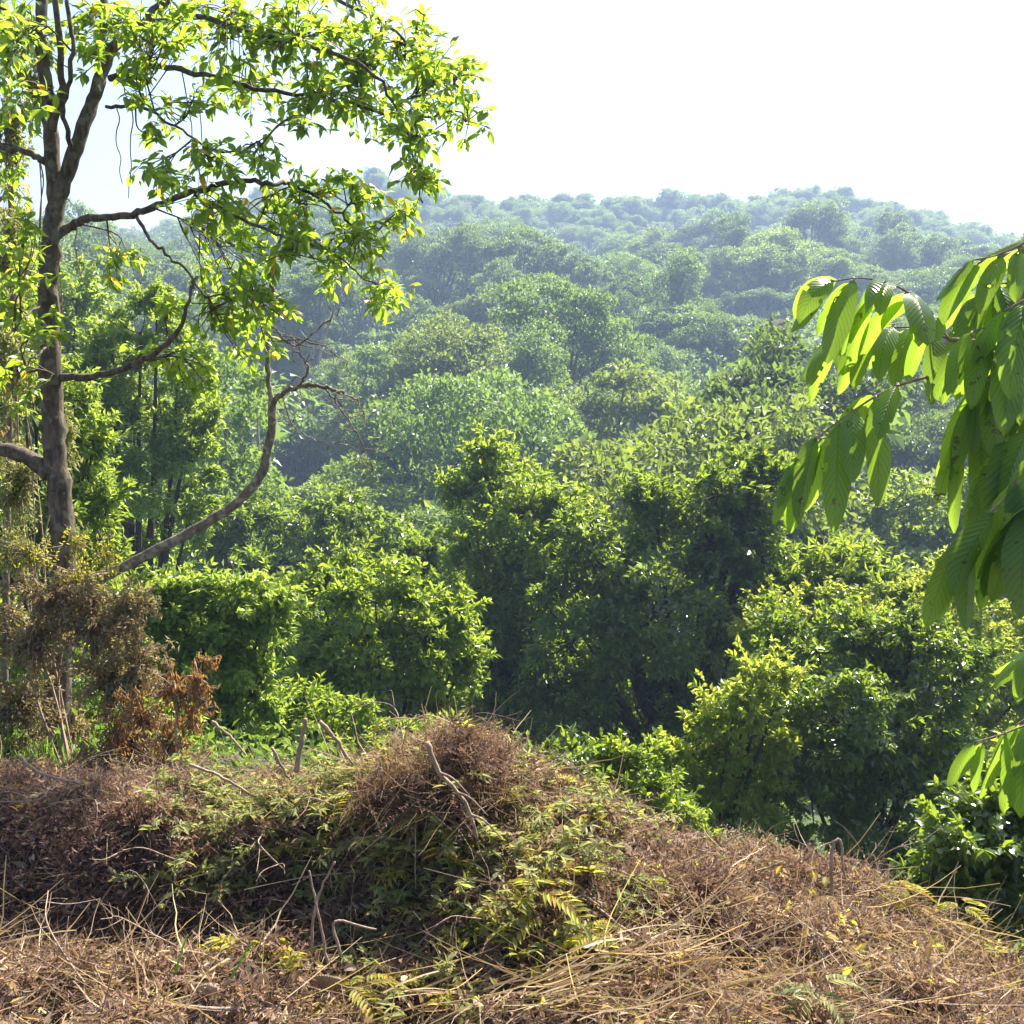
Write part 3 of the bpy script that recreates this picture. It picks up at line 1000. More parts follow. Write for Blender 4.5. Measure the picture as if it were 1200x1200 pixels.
# houses half hidden among the hillside trees
def house(u, v, Yd, wd, label, roofm, wallm):
    p_ = at(u, v, Yd)
    g = float(H(p_[0], Yd))
    base = p_[2]
    t = thing('house', label, 'house', (p_[0], Yd, base))
    hw, hd, hh = wd / 2, wd * .35, 2.7
    a = Acc()
    z0 = min(0, g - base) - .5
    V = np.array([[x, y, z] for z in (z0, hh) for y in (-hd, hd) for x in (-hw, hw)])
    a.add(V, [np.array([[0, 2, 3, 1], [4, 5, 7, 6], [0, 1, 5, 4], [2, 6, 7, 3], [0, 4, 6, 2], [1, 3, 7, 5]])])
    a.add(np.array([[-hw, -hd, hh], [-hw, hd, hh], [-hw, 0, hh + 1.4], [hw, -hd, hh], [hw, hd, hh], [hw, 0, hh + 1.4]]), [np.array([[0, 1, 2], [3, 5, 4]])])
    a.build('wall', wallm, t, smooth=False)
    r = Acc()
    o_ = .5
    for sg in (-1, 1):
        e0, e1 = sg * (hd + o_), 0
        z_e, z_t = hh - .28, hh + 1.55
        Vt = np.array([[-hw - o_, e0, z_e], [hw + o_, e0, z_e], [hw + o_, e1, z_t], [-hw - o_, e1, z_t]])
        Vb = Vt - [0, 0, .12]
        r.add(np.vstack([Vt, Vb]), [np.array([[0, 1, 2, 3], [7, 6, 5, 4], [0, 4, 5, 1], [1, 5, 6, 2], [2, 6, 7, 3], [3, 7, 4, 0]])])
    r.build('roof', roofm, t, smooth=False)
    for wx in (-.55, .1, .6):
        f = Acc()
        cx, cz, ww, wh = wx * hw, 1.55, .55, .55
        for (ax, az, bx, bz) in ((-ww, wh, ww, wh + .08), (-ww, -wh - .08, ww, -wh), (-ww - .08, -wh - .08, -ww, wh + .08), (ww, -wh - .08, ww + .08, wh + .08)):
            V = np.array([[cx + x, y, cz + z] for z in (az, bz) for y in (-hd - .07, -hd - .003) for x in (ax, bx)])
            f.add(V, [np.array([[0, 2, 3, 1], [4, 5, 7, 6], [0, 1, 5, 4], [2, 6, 7, 3], [0, 4, 6, 2], [1, 3, 7, 5]])])
        fo = f.build('window', plain_mat('window_frame', (.5, .48, .44)), t, smooth=False)
        gl = Acc()
        V = np.array([[cx + x, -hd - .02, cz + z] for x, z in ((-ww, -wh), (ww, -wh), (ww, wh), (-ww, wh))])
        gl.add(V, [np.array([[0, 1, 2, 3]])])
        gl.build('pane', plain_mat('window_glass', (.03, .04, .05), .1), fo, smooth=False)


house(905, 401, 205, 6, 'low house with a dull red roof nearly hidden by hillside trees', plain_mat('red_roof', (.08, .042, .036), .9, .3, 2), plain_mat('house_wall', (.35, .30, .26), .8, .15, 3))

# ------------------------------------------------------------------ tall tree on the left
YA = 7.5


def P7(l, Y=YA, dy=0.0):
    return np.array([at(u, v, Y + (r[0] if r else 0) + dy) for (u, v, *r) in l])


def px2m(r, Y=YA):
    return r * Y / F


SKEL = []          # points of the branches, for rooting twigs


def branch(acc, pts, r0, r1, sides=8, Y=YA, rec=True, wob=0.012):
    p = spline(P7(pts, Y), 7)
    p = p + rng.normal(size=p.shape) * wob * np.linspace(.2, 1, len(p))[:, None]
    knot = 1 + .09 * np.sin(np.arange(len(p)) * 1.9 + r0) * np.sin(np.arange(len(p)) * .7)
    tube(acc, p, knot * np.linspace(px2m(r0 * .74, Y), px2m(r1 * .7, Y), len(p)), sides)
    if rec:
        SKEL.append(p)
    return p


tb = at(66, 905, YA)
tbase = np.array([tb[0], YA, float(H(tb[0], YA))])
TA = thing('tall_tree', 'tall mossy-barked tree with overhanging bright leaves, rooted behind the brown bank', 'tree', tbase)
tk, lb_ = Acc(), Acc()
u0, v0, _ = proj(tbase)
branch(tk, [(u0, v0 + 30), (66, 860), (68, 780), (73, 690), (74, 620), (66, 540), (60, 450), (57, 350), (60, 280), (68, 225)], 24, 14, 14, rec=False, wob=.008)
branch(tk, [(66, 240), (58, 150), (52, 80), (48, 0), (50, -120), (40, -300)], 12.5, 6, 10)
branch(tk, [(68, 232), (92, 165), (112, 110, .1), (130, 60, .2), (165, 30, .3), (215, -20, .4), (300, -120, .5)], 12.5, 6, 10)
branch(tk, [(112, 112), (121, 40, .3), (126, -40, .5), (130, -200, .8)], 7, 5)
branch(lb_, [(60, 160), (72, 90, -.2), (64, -10, -.4), (50, -160, -.5)], 6, 4)
branch(lb_, [(85, 185), (75, 130, -.3), (85, 60, -.5), (75, -40, -.5)], 4, 3)
branch(lb_, [(66, 276), (82, 266), (105, 256, -.1), (155, 252, -.2), (200, 235, -.3), (260, 215, -.3), (310, 215, -.2), (345, 218), (400, 250, .1), (440, 300, .1)], 7.5, 1.5)
branch(lb_, [(160, 254, -.2), (180, 285, -.4), (215, 315, -.5), (250, 360, -.5)], 3, 1.2)
branch(lb_, [(228, 228, -.3), (300, 265, -.4), (340, 280, -.4), (395, 300, -.4), (450, 350, -.4)], 2.6, 1.1)
branch(lb_, [(128, 92, .2), (180, 78, .1), (240, 88), (310, 105), (400, 118), (480, 140), (545, 130)], 5.5, 1.2)
branch(lb_, [(125, 126, .1), (165, 125, -.3), (200, 145, -.5), (250, 175, -.5), (300, 178, -.6)], 3, 1)
branch(lb_, [(165, 30, .3), (230, 20), (300, 40, -.2), (380, 60, -.4), (440, 90, -.4), (480, 170, -.3), (495, 240, -.3)], 5, 1.2)
branch(lb_, [(215, -20, .4), (320, -20, .3), (420, 10, .3), (490, 60, .2), (545, 100, .2)], 4.5, 1.2)
branch(lb_, [(48, 40), (20, 20, -.3), (-40, 0, -.4)], 4, 2)
branch(lb_, [(70, 442), (110, 441, -.2), (160, 425, -.5), (205, 395, -.7), (220, 355, -.7), (232, 320, -.6)], 6.5, 1.5)
branch(lb_, [(56, 352), (30, 370, -.3), (10, 400, -.5)], 2.5, 1)
branch(lb_, [(58, 556), (30, 535), (-10, 522), (-60, 500, .2), (-150, 480, .3)], 14, 9)
branch(lb_, [(54, 190), (30, 178), (0, 172, .2), (-50, 150, .3)], 6, 4)
branch(lb_, [(62, 400), (40, 420, -.5), (20, 440, -.7)], 2, 1)

CL = [(30, 40, 45, 50), (100, 20, 40, 40), (190, 40, 55, 50), (270, 45, 60, 50), (350, 45, 60, 55), (420, 65, 50, 55), (300, 105, 60, 30), (380, 110, 60, 35), (475, 70, 40, 50), (528, 105, 38, 42),
      (550, 140, 27, 32), (490, 150, 40, 35), (510, 95, 40, 50), (440, 140, 45, 28), (490, 205, 32, 30), (480, 250, 24, 30), (500, 215, 20, 20), (497, 18, 18, 20), (430, 20, 30, 30),
      (195, 205, 40, 22), (250, 195, 40, 30), (310, 190, 35, 25), (240, 250, 50, 28), (300, 265, 48, 33), (360, 240, 42, 33), (420, 225, 38, 33), (350, 300, 48, 30), (420, 290, 38, 33), (440, 340, 24, 27),
      (452, 358, 18, 16), (400, 330, 28, 24), (270, 315, 48, 38), (250, 380, 48, 28), (300, 350, 38, 33), (210, 420, 33, 26), (240, 450, 22, 14), (320, 385, 28, 26), (285, 420, 22, 24), (195, 365, 22, 18),
      (10, 60, 25, 50), (20, 130, 30, 25), (225, 120, 38, 18), (160, 95, 26, 26), (150, 305, 18, 12), (185, 160, 18, 14), (15, 380, 24, 22), (58, 395, 16, 26), (18, 440, 24, 24), (40, 330, 14, 18), (40, 480, 16, 14),
      (15, 200, 24, 36), (30, 270, 22, 28), (8, 310, 18, 36), (45, 140, 18, 22), (90, 60, 30, 30), (140, 20, 30, 28), (140, 325, 14, 12), (355, 150, 30, 14)]
sk = np.concatenate(SKEL)
cl, tw = Acc(), Acc()
for (u, v, ru, rv) in CL:
    area = PI * ru * rv
    nt_ = max(5, int(area / 215))
    dy0 = rng.uniform(-.8, .5)
    c = at(u, v, YA + dy0)
    near = sk[np.argmin(((sk - c) ** 2).sum(1) + rng.random(len(sk)) * .05)]
    q = spline([near, (near + c) / 2 + [0, 0, .05] + rng.normal(size=3) * .05, c], 5)
    tube(lb_, q, np.linspace(.007, .003, len(q)), 5)
    for k in range(nt_):
        a, r = rng.random() * 2 * PI, 1.15 * rng.random() ** .55
        p = at(u + ru * r * math.cos(a), v + rv * r * math.sin(a), YA + dy0 + rng.uniform(-.45, .45))
        st = q[int(rng.integers(2, len(q)))]
        tq = spline([st, (st + p) / 2 + rng.normal(size=3) * .03 + [0, 0, .03], p], 4)
        tube(lb_, tq, np.linspace(.0045, .002, len(tq)), 4)
        nl = int(rng.integers(6, 12))
        tdir = nrm(tq[-1] - tq[-2])
        ts = rng.random(nl) ** 1.3
        PP = p - tdir * (ts * .24)[:, None] + rng.normal(size=(nl, 3)) * .008
        D = nrm(rdir(nl) * np.array([1, 1, .6]) + tdir * .5 + np.array([0, 0, -.25]))
        N = nrm(np.array([0, 0, .9]) + rdir(nl) * .6)
        LL = .098 * rng.uniform(.55, 1.2, nl)
        leaves(cl, PP, D, N, LL, LL * rng.uniform(.36, .48, nl), LEAF6, rng.random(nl))


def local(acc, base):
    acc.v = [v - base for v in acc.v]
    return acc


local(tk, tbase).build('trunk', M['bark'], TA)

local(lb_, tbase).build('branches', M['bark'], TA)
local(cl, tbase).build('crown', M['tall'], TA, smooth=False)

# slender grey trunk hung with moss at the frame's edge
b0 = at(8, 700, 8.2)
b0 = np.array([b0[0], 8.2, float(H(b0[0], 8.2))])
TS = thing('slender_tree', 'thin grey trunk hung with dry moss beside the mossy tree', 'tree', b0)
a_ = Acc()
branch(a_, [(8, 1000), (6, 800), (8, 620), (11, 500), (15, 350), (14, 230), (8, 120), (0, 0), (-10, -150)], 6.5, 3.5, 8, 8.2, rec=False)
local(a_, b0).build('trunk', M['greybark'], TS)
a_ = Acc()
for k in range(150):
    v = rng.uniform(100, 640)
    p = at(12 + rng.normal() * 9, v, 8.2 + rng.normal() * .1)
    stalks(a_, p[None], np.array([[rng.normal() * .25, rng.normal() * .2, -1]]), rng.uniform(.1, .5), .003, .15, 4, wig=.06)
p_ = np.array([at(12 + rng.normal() * 13, rng.uniform(120, 560), 8.2 + rng.normal() * .12) for k in range(420)])
leaves(a_, p_, rdir(420) + [0, 0, -1], rdir(420), .06, .03, LEAF2)
local(a_, b0).build('moss', M['brown'], TS, smooth=False)

# hanging vines
vines = [(10, 250, 250), (25, 200, 220), (40, 185, 150), (95, 215, 40), (130, 130, 110), (150, 140, 90), (215, 110, 120), (217, 85, 130), (5, 480, 200), (22, 560, 180), (50, 560, 90), (95, 260, 70)]
for (u, v, ln) in vines:
    Yv = YA - .1 + rng.uniform(-.2, .2)
    pts = []
    du = 0
    for k in range(7):
        du += rng.normal() * 2.5
        pts.append(at(u + du, v + ln * k / 6, Yv))
    a_ = Acc()
    p = spline(pts, 4)
    p = p + (sk[np.argmin(((sk - p[0]) ** 2).sum(1))] - p[0])
    tube(a_, p - p[0], np.linspace(.005, .003, len(p)), 5)
    o = a_.build('hanging_vine', M['twig'])
    o.location = p[0]
    tag(o, 'thin bare vine hanging from the boughs of the mossy tree', 'vine', 'vines hanging from the tall tree')

# leaning curved stem
YL = 8.3
b1 = at(105, 690, YL)
b1 = np.array([b1[0], YL, float(H(b1[0], YL))])
TL = thing('leaning_tree', 'slim pale grey curved tree leaning out over the valley', 'tree', b1)
a_, tw2 = Acc(), Acc()
g0 = proj(b1)
branch(a_, [(60, g0[1] + 10), (75, 760), (105, 690), (150, 662), (215, 628), (270, 595), (303, 560), (316, 520), (319, 470)], 10, 7, 10, YL, rec=False, wob=.006)
LSK = []
for pts, r0, r1 in (([(318, 474), (330, 462, -.1), (350, 453, -.2), (380, 453, -.3), (402, 461, -.3)], 5, 2.5),
                    ([(319, 474), (314, 430), (317, 360, -.1), (322, 300, -.2), (335, 250, -.3)], 4.5, 2),
                    ([(350, 453, -.2), (360, 435, -.3), (352, 415, -.3), (330, 395, -.3)], 2, 1),
                    ([(318, 380), (345, 405), (380, 380, -.2), (400, 360, -.2)], 1.8, .8),
                    ([(316, 400), (360, 400), (400, 420, -.1), (415, 450)], 1.6, .7),
                    ([(380, 453, -.3), (400, 480, -.3), (425, 520, -.2), (440, 560)], 1.5, .6),
                    ([(402, 461, -.3), (420, 470), (430, 500), (450, 515)], 1.4, .6),
                    ([(330, 462), (345, 500), (380, 520), (400, 515)], 1.2, .6)):
    LSK.append(branch(a_, pts, r0, r1, 6, YL, rec=False))
lsk = np.concatenate(LSK[2:])
for k in range(46):
    st = lsk[int(rng.integers(len(lsk)))]
    d = rdir(1)[0] * np.array([1, .6, .8])
    ln = rng.uniform(.1, .4)
    tq = spline([st, st + d * ln * .5 + rng.normal(size=3) * .03, st + d * ln + [0, 0, -.05]], 4)
    tube(a_, tq, np.linspace(.004, .0018, len(tq)), 4)
local(a_, b1).build('trunk', M['greybark'], TL)

# ------------------------------------------------------------------ large-leaved tree reaching in from the right
TB = np.array([2.25, 3.6, float(H(2.25, 3.6))])
TR = thing('large_leaved_tree', 'tree with big ribbed drooping leaves reaching in over the slope', 'tree', TB)
GA, GC = 12, 6     # grid of one leaf blade
ga_t = np.linspace(0, 1, GA + 1)
ga_s = np.linspace(-1, 1, GC + 1)
prof = np.sin(PI * np.clip(ga_t, 0, 1) ** .9) ** .5
prof[0], prof[-1] = .03, .02


def big_leaf(acc, P, D, N, L, W, bend, fold, rnd, torn=True):
    D = nrm(np.asarray(D, float))
    S = nrm(np.cross(D, N))
    N2 = np.cross(S, D)
    V, uv = [], []
    ph = rng.random() * 6
    for i, t in enumerate(ga_t):
        ang = bend * t
        dv = D * math.cos(ang * .5) + np.array([0, 0, -1.0]) * math.sin(ang * .5)
        c = P + dv * (t * L)
        nn = nrm(N2 + dv * 0 - dv * (N2 @ dv))
        ss = nrm(np.cross(dv, nn))
        for s_ in ga_s:
            wv = prof[i] * W * .5 * (1 + .05 * math.sin(9 * t + ph + 2 * s_))
            zz = -fold * abs(s_) ** 1.3 * wv + .006 * L * math.sin(26 * (t - .21 * abs(s_)) * PI) + .02 * L * math.sin(5 * t + ph) * s_
            V.append(c + ss * (s_ * wv) + nn * zz)
            uv.append((t, .5 + .5 * s_))
    k = GC + 1
    q = [[i * k + j, i * k + j + 1, (i + 1) * k + j + 1, (i + 1) * k + j] for i in range(GA) for j in range(GC)
         if not (torn and 0 < i < GA - 1 and (j in (0, GC - 1)) and rng.random() < .05)]
    acc.add(np.array(V), [np.array(q)], r=rnd, uv=np.array(uv))


br = Acc()


def rp(l, Y):
    return np.array([at(u, v, Y + (r[0] if r else 0)) for (u, v, *r) in l])


def spray(path, Y, n, Lpx, wr=.36, label=None, both=True, out=.35, hang=1.0, tip=True, t0=.12):
    """one compound leaf: a stalk and its pairs of hanging leaflets"""
    p = spline(rp(path, Y), 6)
    st, lf = Acc(), Acc()
    tube(st, p - TB, np.linspace(.0036, .0016, len(p)), 6)
    ln = np.concatenate([[0], np.cumsum(np.linalg.norm(np.diff(p, axis=0), axis=1))])
    L0 = Lpx * .87 * Y / F
    for k in range(n):
        t = (t0 + (1 - t0) * (k + .5) / n) * ln[-1]
        c = np.array([np.interp(t, ln, p[:, a]) for a in range(3)])
        c2 = np.array([np.interp(min(t + .02, ln[-1]), ln, p[:, a]) for a in range(3)])
        c1 = np.array([np.interp(max(t - .02, 0), ln, p[:, a]) for a in range(3)])
        ax = nrm(c2 - c1)
        side = nrm(np.cross(ax, [0, 0, 1.0]))
        for sg in ((-1, 1) if both else (1,)):
            D = nrm(ax * rng.uniform(.1, .5) + side * sg * out * rng.uniform(.6, 1.5) + np.array([0, 0, -hang * rng.uniform(0, .6)]) + rng.normal(size=3) * .07)
            N = nrm(side * sg * .8 + np.array([0, 0, .55]) + ax * .15 + rng.normal(size=3) * .24)
            L = L0 * rng.uniform(.6, 1.15) * (.72 + .5 * math.sin(PI * (.2 + .7 * (k + .5) / n)))
            b = c + rng.normal(size=3) * .004
            pq = np.array([b, b + D * .006, b + D * .010])
            tube(st, pq - TB, [.003, .0025, .002], 5)
            big_leaf(lf, b + D * .008 - TB, D, N, L, L * wr * rng.uniform(.82, 1.2), rng.uniform(.8, 1.7), rng.uniform(.15, .6), rng.random())
    if tip:
        ax = nrm(p[-1] - p[-3])
        big_leaf(lf, p[-1] - TB, nrm(ax * .6 + np.array([0, 0, -.6 * hang])), nrm(np.array([0, -.3, .8]) - ax * .1), L0 * .85, L0 * .85 * wr, .4, .3, rng.random())
    s = st.build('leaf_stalk', M['twig'], TR)
    lf.build('leaflet', M['broad'], s)


def limb(pts, Y, r0, r1):
    p = spline(rp(pts, Y), 6) - TB
    tube(br, p, np.linspace(r0, r1, len(p)), 8)


# trunk and limbs (mostly past the frame's edge)
q = spline([(0, 0, -.3), (.02, 0, .6), (.0, .03, 1.4), (.05, .05, 2.3), (.1, 0, 3.2)], 6)
tkr = Acc()
tube(tkr, q, np.linspace(.075, .03, len(q)), 10)
tkr.build('trunk', M['greybark'], TR)
hub = TB + np.array([.02, 0, 1.35])
for tgt in ([(1260, 330), (1180, 395, -.1), (1112, 398, -.1)], [(1270, 420), (1190, 440), (1130, 452), (1085, 442)], [(1280, 520), (1215, 545), (1190, 560)], [(1280, 260), (1215, 290), (1150, 305)], [(1290, 800), (1230, 830), (1195, 850)]):
    pt = rp(tgt, 2.75)
    p = spline(np.vstack([hub, pt]), 6) - TB
    tube(br, p, np.linspace(.016, .005, len(p)), 7)
br.build('branches', M['twig'], TR)
spray([(1112, 398), (1088, 362), (1052, 336), (1012, 326), (972, 330)], 2.65, 7, 86, .33, hang=.95)
spray([(1120, 400), (1075, 385), (1035, 385), (1000, 395), (970, 400)], 2.8, 6, 68, .35, hang=1.0)
spray([(1085, 442), (1042, 456), (1002, 480), (962, 510), (932, 540)], 2.6, 6, 92, .31, hang=1.0)
spray([(1215, 275), (1190, 290), (1165, 300), (1140, 305)], 2.6, 3, 75, .33, hang=.7)
spray([(1220, 380), (1180, 385), (1150, 385), (1130, 395)], 2.55, 4, 99, .31, hang=1.0)
spray([(1230, 330), (1195, 330), (1165, 335), (1140, 350)], 2.85, 6, 79, .35, hang=.9)
spray([(1230, 480), (1185, 485), (1145, 495), (1120, 520)], 2.7, 4, 86, .31, hang=1.1)
spray([(1250, 500), (1210, 540), (1180, 580), (1150, 610), (1120, 640)], 2.35, 4, 120, .35, hang=1.0)
spray([(1260, 560), (1225, 580), (1195, 610)], 2.3, 3, 118, .35, hang=1.1)
spray([(1270, 430), (1235, 440), (1205, 445), (1180, 455)], 2.75, 4, 95, .33, hang=1.1)
spray([(1280, 300), (1240, 290), (1205, 280)], 2.7, 3, 79, .35, hang=.5)
spray([(1280, 745), (1240, 755), (1205, 765)], 2.6, 3, 71, .33, hang=.5)
spray([(1225, 420), (1190, 425), (1160, 440), (1140, 470)], 2.6, 4, 95, .32, hang=1.0)
spray([(1260, 500), (1215, 500), (1180, 520), (1160, 550)], 2.5, 4, 100, .33, hang=1.0)
spray([(1240, 345), (1205, 350), (1175, 365)], 2.5, 3, 85, .34, hang=.9)
spray([(1260, 830), (1215, 845), (1175, 860), (1142, 870)], 2.7, 4, 75, .35, hang=1.1)
spray([(1290, 800), (1250, 820), (1215, 835), (1190, 850)], 2.75, 3, 85, .35, hang=1.1)

# ------------------------------------------------------------------ cut vegetation in the foreground
def scatter(n, x0, x1, y0, y1, f=None):
    """points on the ground, thinned by f(x, y) in 0..1"""
    out = []
    tot = 0
    while tot < n:
        x = rng.uniform(x0, x1, n)
        y = rng.uniform(y0, y1, n)
        if f is not None:
            k = rng.random(n) < f(x, y)
            x, y = x[k], y[k]
        out.append(np.stack([x, y], 1))
        tot += len(x)
    p = np.concatenate(out)[:n]
    return p[:, 0], p[:, 1]


def uvmask(fun, spread=1):
    """density given in photo pixels"""
    def g(x, y):
        z = H(x, y)
        q = np.stack([x, y, z], 1) - EYE
        d = q @ fw
        return fun(600 + F * (q @ rt) / d, 600 - F * (q @ up) / d)
    return g


def blob(u, v, cu, cv, ru, rv):
    return np.exp(-(((u - cu) / ru) ** 2 + ((v - cv) / rv) ** 2))


def flat_dir(n, lift=.25):
    a = rng.random(n) * 2 * PI
    return np.stack([np.cos(a), np.sin(a), rng.normal(size=n) * lift], 1)


XW = (-3.6, 3.4)
# brown broken fern and twig fragments over the whole heap
a_ = Acc()
x, y = scatter(52000, *XW, 2.9, 8.5, uvmask(lambda u, v: np.clip(.45 + .55 * (blob(u, v, 900, 1040, 330, 110) + blob(u, v, 100, 980, 220, 110) + blob(u, v, 540, 900, 130, 70)), 0, 1)))
n_ = len(x)
z = H(x, y) + rng.random(n_) ** 2 * .07
L_ = rng.uniform(.012, .045, n_)
leaves(a_, np.stack([x, y, z], 1), rdir(n_) + [0, 0, .1], rdir(n_) + [0, 0, .5], L_, L_ * rng.uniform(.2, .55, n_), LEAF2)
x, y = scatter(9000, *XW, 2.9, 7.5, uvmask(lambda u, v: np.clip(.3 + .7 * (blob(u, v, 900, 1040, 330, 110) + blob(u, v, 100, 980, 220, 120) + blob(u, v, 540, 900, 130, 80)), 0, 1)))
n_ = len(x)
z = H(x, y) + rng.random(n_) * .05
stalks(a_, np.stack([x, y, z], 1), flat_dir(n_, .35), rng.uniform(.06, .26, n_), rng.uniform(.0008, .0024, n_), rng.uniform(.0, .5, n_), 4, wig=.03)
# debris hanging on the steep face of the bank
n_ = 12000
x, y = rng.uniform(-3.8, -.5, n_), rng.uniform(4.5, 5.12, n_)
L_ = rng.uniform(.012, .06, n_)
leaves(a_, np.stack([x, y - rng.random(n_) * .06, H(x, y) + rng.normal(size=n_) * .02], 1), rdir(n_), rdir(n_) + [0, -.4, .3], L_, L_ * rng.uniform(.2, .5, n_), LEAF2)
n_ = 2600
x, y = rng.uniform(-3.8, -.5, n_), rng.uniform(4.5, 5.1, n_)
stalks(a_, np.stack([x, y - .02, H(x, y)], 1), np.stack([rng.normal(size=n_) * .8, -rng.random(n_) * .7, rng.normal(size=n_) * .8], 1), rng.uniform(.06, .35, n_), rng.uniform(.0008, .0026, n_), rng.uniform(.1, .8, n_), 5, wig=.04)
# curled little fronds: a rib with narrow leaflets
x, y = scatter(3400, *XW, 2.9, 7.0, uvmask(lambda u, v: np.clip(.2 + .8 * (blob(u, v, 900, 1040, 330, 110) + blob(u, v, 100, 970, 220, 90) + blob(u, v, 540, 890, 130, 70)), 0, 1)))
for xx, yv in zip(x, y):
    d = flat_dir(1, .35)[0]
    ln = rng.uniform(.08, .22)
    ts = np.linspace(.1, 1, 12)
    p0 = np.array([xx, yv, float(H(xx, yv)) + rng.random() * .06])
    curl = rng.normal(size=3) * .5
    pts = p0 + d * (ts * ln)[:, None] + curl * (ts ** 2 * ln * .5)[:, None] + np.array([0, 0, .25]) * (ts * (1 - ts) * ln)[:, None]
    sd = nrm(np.cross(d, [0, 0, 1.0]))
    r_ = rng.random()
    for sg in (-1, 1):
        leaves(a_, pts, sd * sg + d * .4 + rng.normal(size=(12, 3)) * .25, np.tile([0, 0, 1.0], (12, 1)) + rng.normal(size=(12, 3)) * .3, .035 * (1.1 - ts) + .008, .008, LEAF2, np.full(12, r_))
# tufts that break up the surface into lumps and hollows
x, y = scatter(1900, *XW, 3.0, 6.2, uvmask(lambda u, v: np.clip(.35 + .65 * (blob(u, v, 900, 1040, 330, 110) + blob(u, v, 100, 970, 220, 100)), 0, 1)))
for xx, yv in zip(x, y):
    R_ = rng.uniform(.03, .15)
    k = int(30 + 900 * R_)
    d = rdir(k)
    d[:, 2] = np.abs(d[:, 2])
    c0 = np.array([xx, yv, float(H(xx, yv))])
    P = c0 + d * R_ * rng.uniform(.4, 1.1, (k, 1)) * np.array([1.2, 1.2, .8])
    L_ = rng.uniform(.012, .05, k)
    leaves(a_, P, rdir(k) + d * .5, rdir(k), L_, L_ * rng.uniform(.15, .5, k), LEAF2, np.clip(.6 * rng.random() + .4 * rng.random(k), 0, 1))
    stalks(a_, P[:8], d[:8] + rdir(8) * .8, rng.uniform(.05, .2, 8), .0013, .5, 4, wig=.03)
tag(a_.build('fern_litter', M['fern'], smooth=False), 'brown dried fern fragments and twigs spread over the heap', 'litter', kind='stuff')

# pale straw: flat blades, thick along the bottom of the picture
a_ = Acc()
fs = uvmask(lambda u, v: np.clip(.06 + 1.0 * blob(u, v, 60, 1170, 240, 75) + 1.0 * blob(u, v, 820, 1170, 300, 75) + .5 * blob(u, v, 950, 1080, 330, 60) + .35 * blob(u, v, 420, 1080, 90, 120) + .25 * blob(u, v, 450, 930, 160, 60), 0, 1))
x, y = scatter(3800, -3.4, 3.2, 2.7, 6.2, fs)
n_ = len(x)
z = H(x, y) + rng.random(n_) * .08
stalks(a_, np.stack([x, y, z], 1), flat_dir(n_, .12), rng.uniform(.06, .42, n_), rng.uniform(.0012, .0045, n_), rng.uniform(0, 1.5, n_), 6, flat=True, wig=.03)
x, y = scatter(900, -3.4, 3.2, 2.7, 6.2, fs)
n_ = len(x)
z = H(x, y) + rng.random(n_) * .09
stalks(a_, np.stack([x, y, z], 1), flat_dir(n_, .3), rng.uniform(.15, .6, n_), rng.uniform(.0012, .003, n_), rng.uniform(0, .3, n_), 5, wig=.01)
# combed sheaf of long orange straw sweeping across the lower right
x, y = scatter(150, -.35, 2.2, 2.9, 3.9, uvmask(lambda u, v: blob(u, v, 780, 1160, 250, 45)))
n_ = len(x)
D = np.stack([np.full(n_, 1.0), rng.normal(size=n_) * .35 + .25, rng.normal(size=n_) * .18 + .12], 1) * np.where(rng.random(n_) < .8, 1, -1)[:, None]
stalks(a_, np.stack([x - .25, y, H(x, y) + .03 + rng.random(n_) * .1], 1), D, rng.uniform(.3, .8, n_), rng.uniform(.0018, .005, n_), rng.uniform(.05, .7, n_), 8, flat=True, rnd=rng.random(n_) * .8)
x, y = scatter(2100, -3.4, 3.2, 2.7, 6.2)
n_ = len(x)
stalks(a_, np.stack([x, y, H(x, y) + .01 + rng.random(n_) * .09], 1), flat_dir(n_, .4), rng.uniform(.05, .3, n_), rng.uniform(.0014, .0040, n_), rng.uniform(0, .9, n_), 5, wig=.05)
x, y = scatter(3200, -3.4, 3.2, 2.7, 6.4)
n_ = len(x)
L_ = rng.uniform(.03, .085, n_)
leaves(a_, np.stack([x, y, H(x, y) + .015 + rng.random(n_) * .08], 1), rdir(n_) * [1, 1, .5], rdir(n_) + [0, 0, .5], L_, L_ * rng.uniform(.12, .5, n_), LEAF6, rng.random(n_) * .9)
tag(a_.build('straw_litter', M['straw'], smooth=False), 'pale dry straw and grass stalks strewn over the foreground', 'straw', kind='stuff')

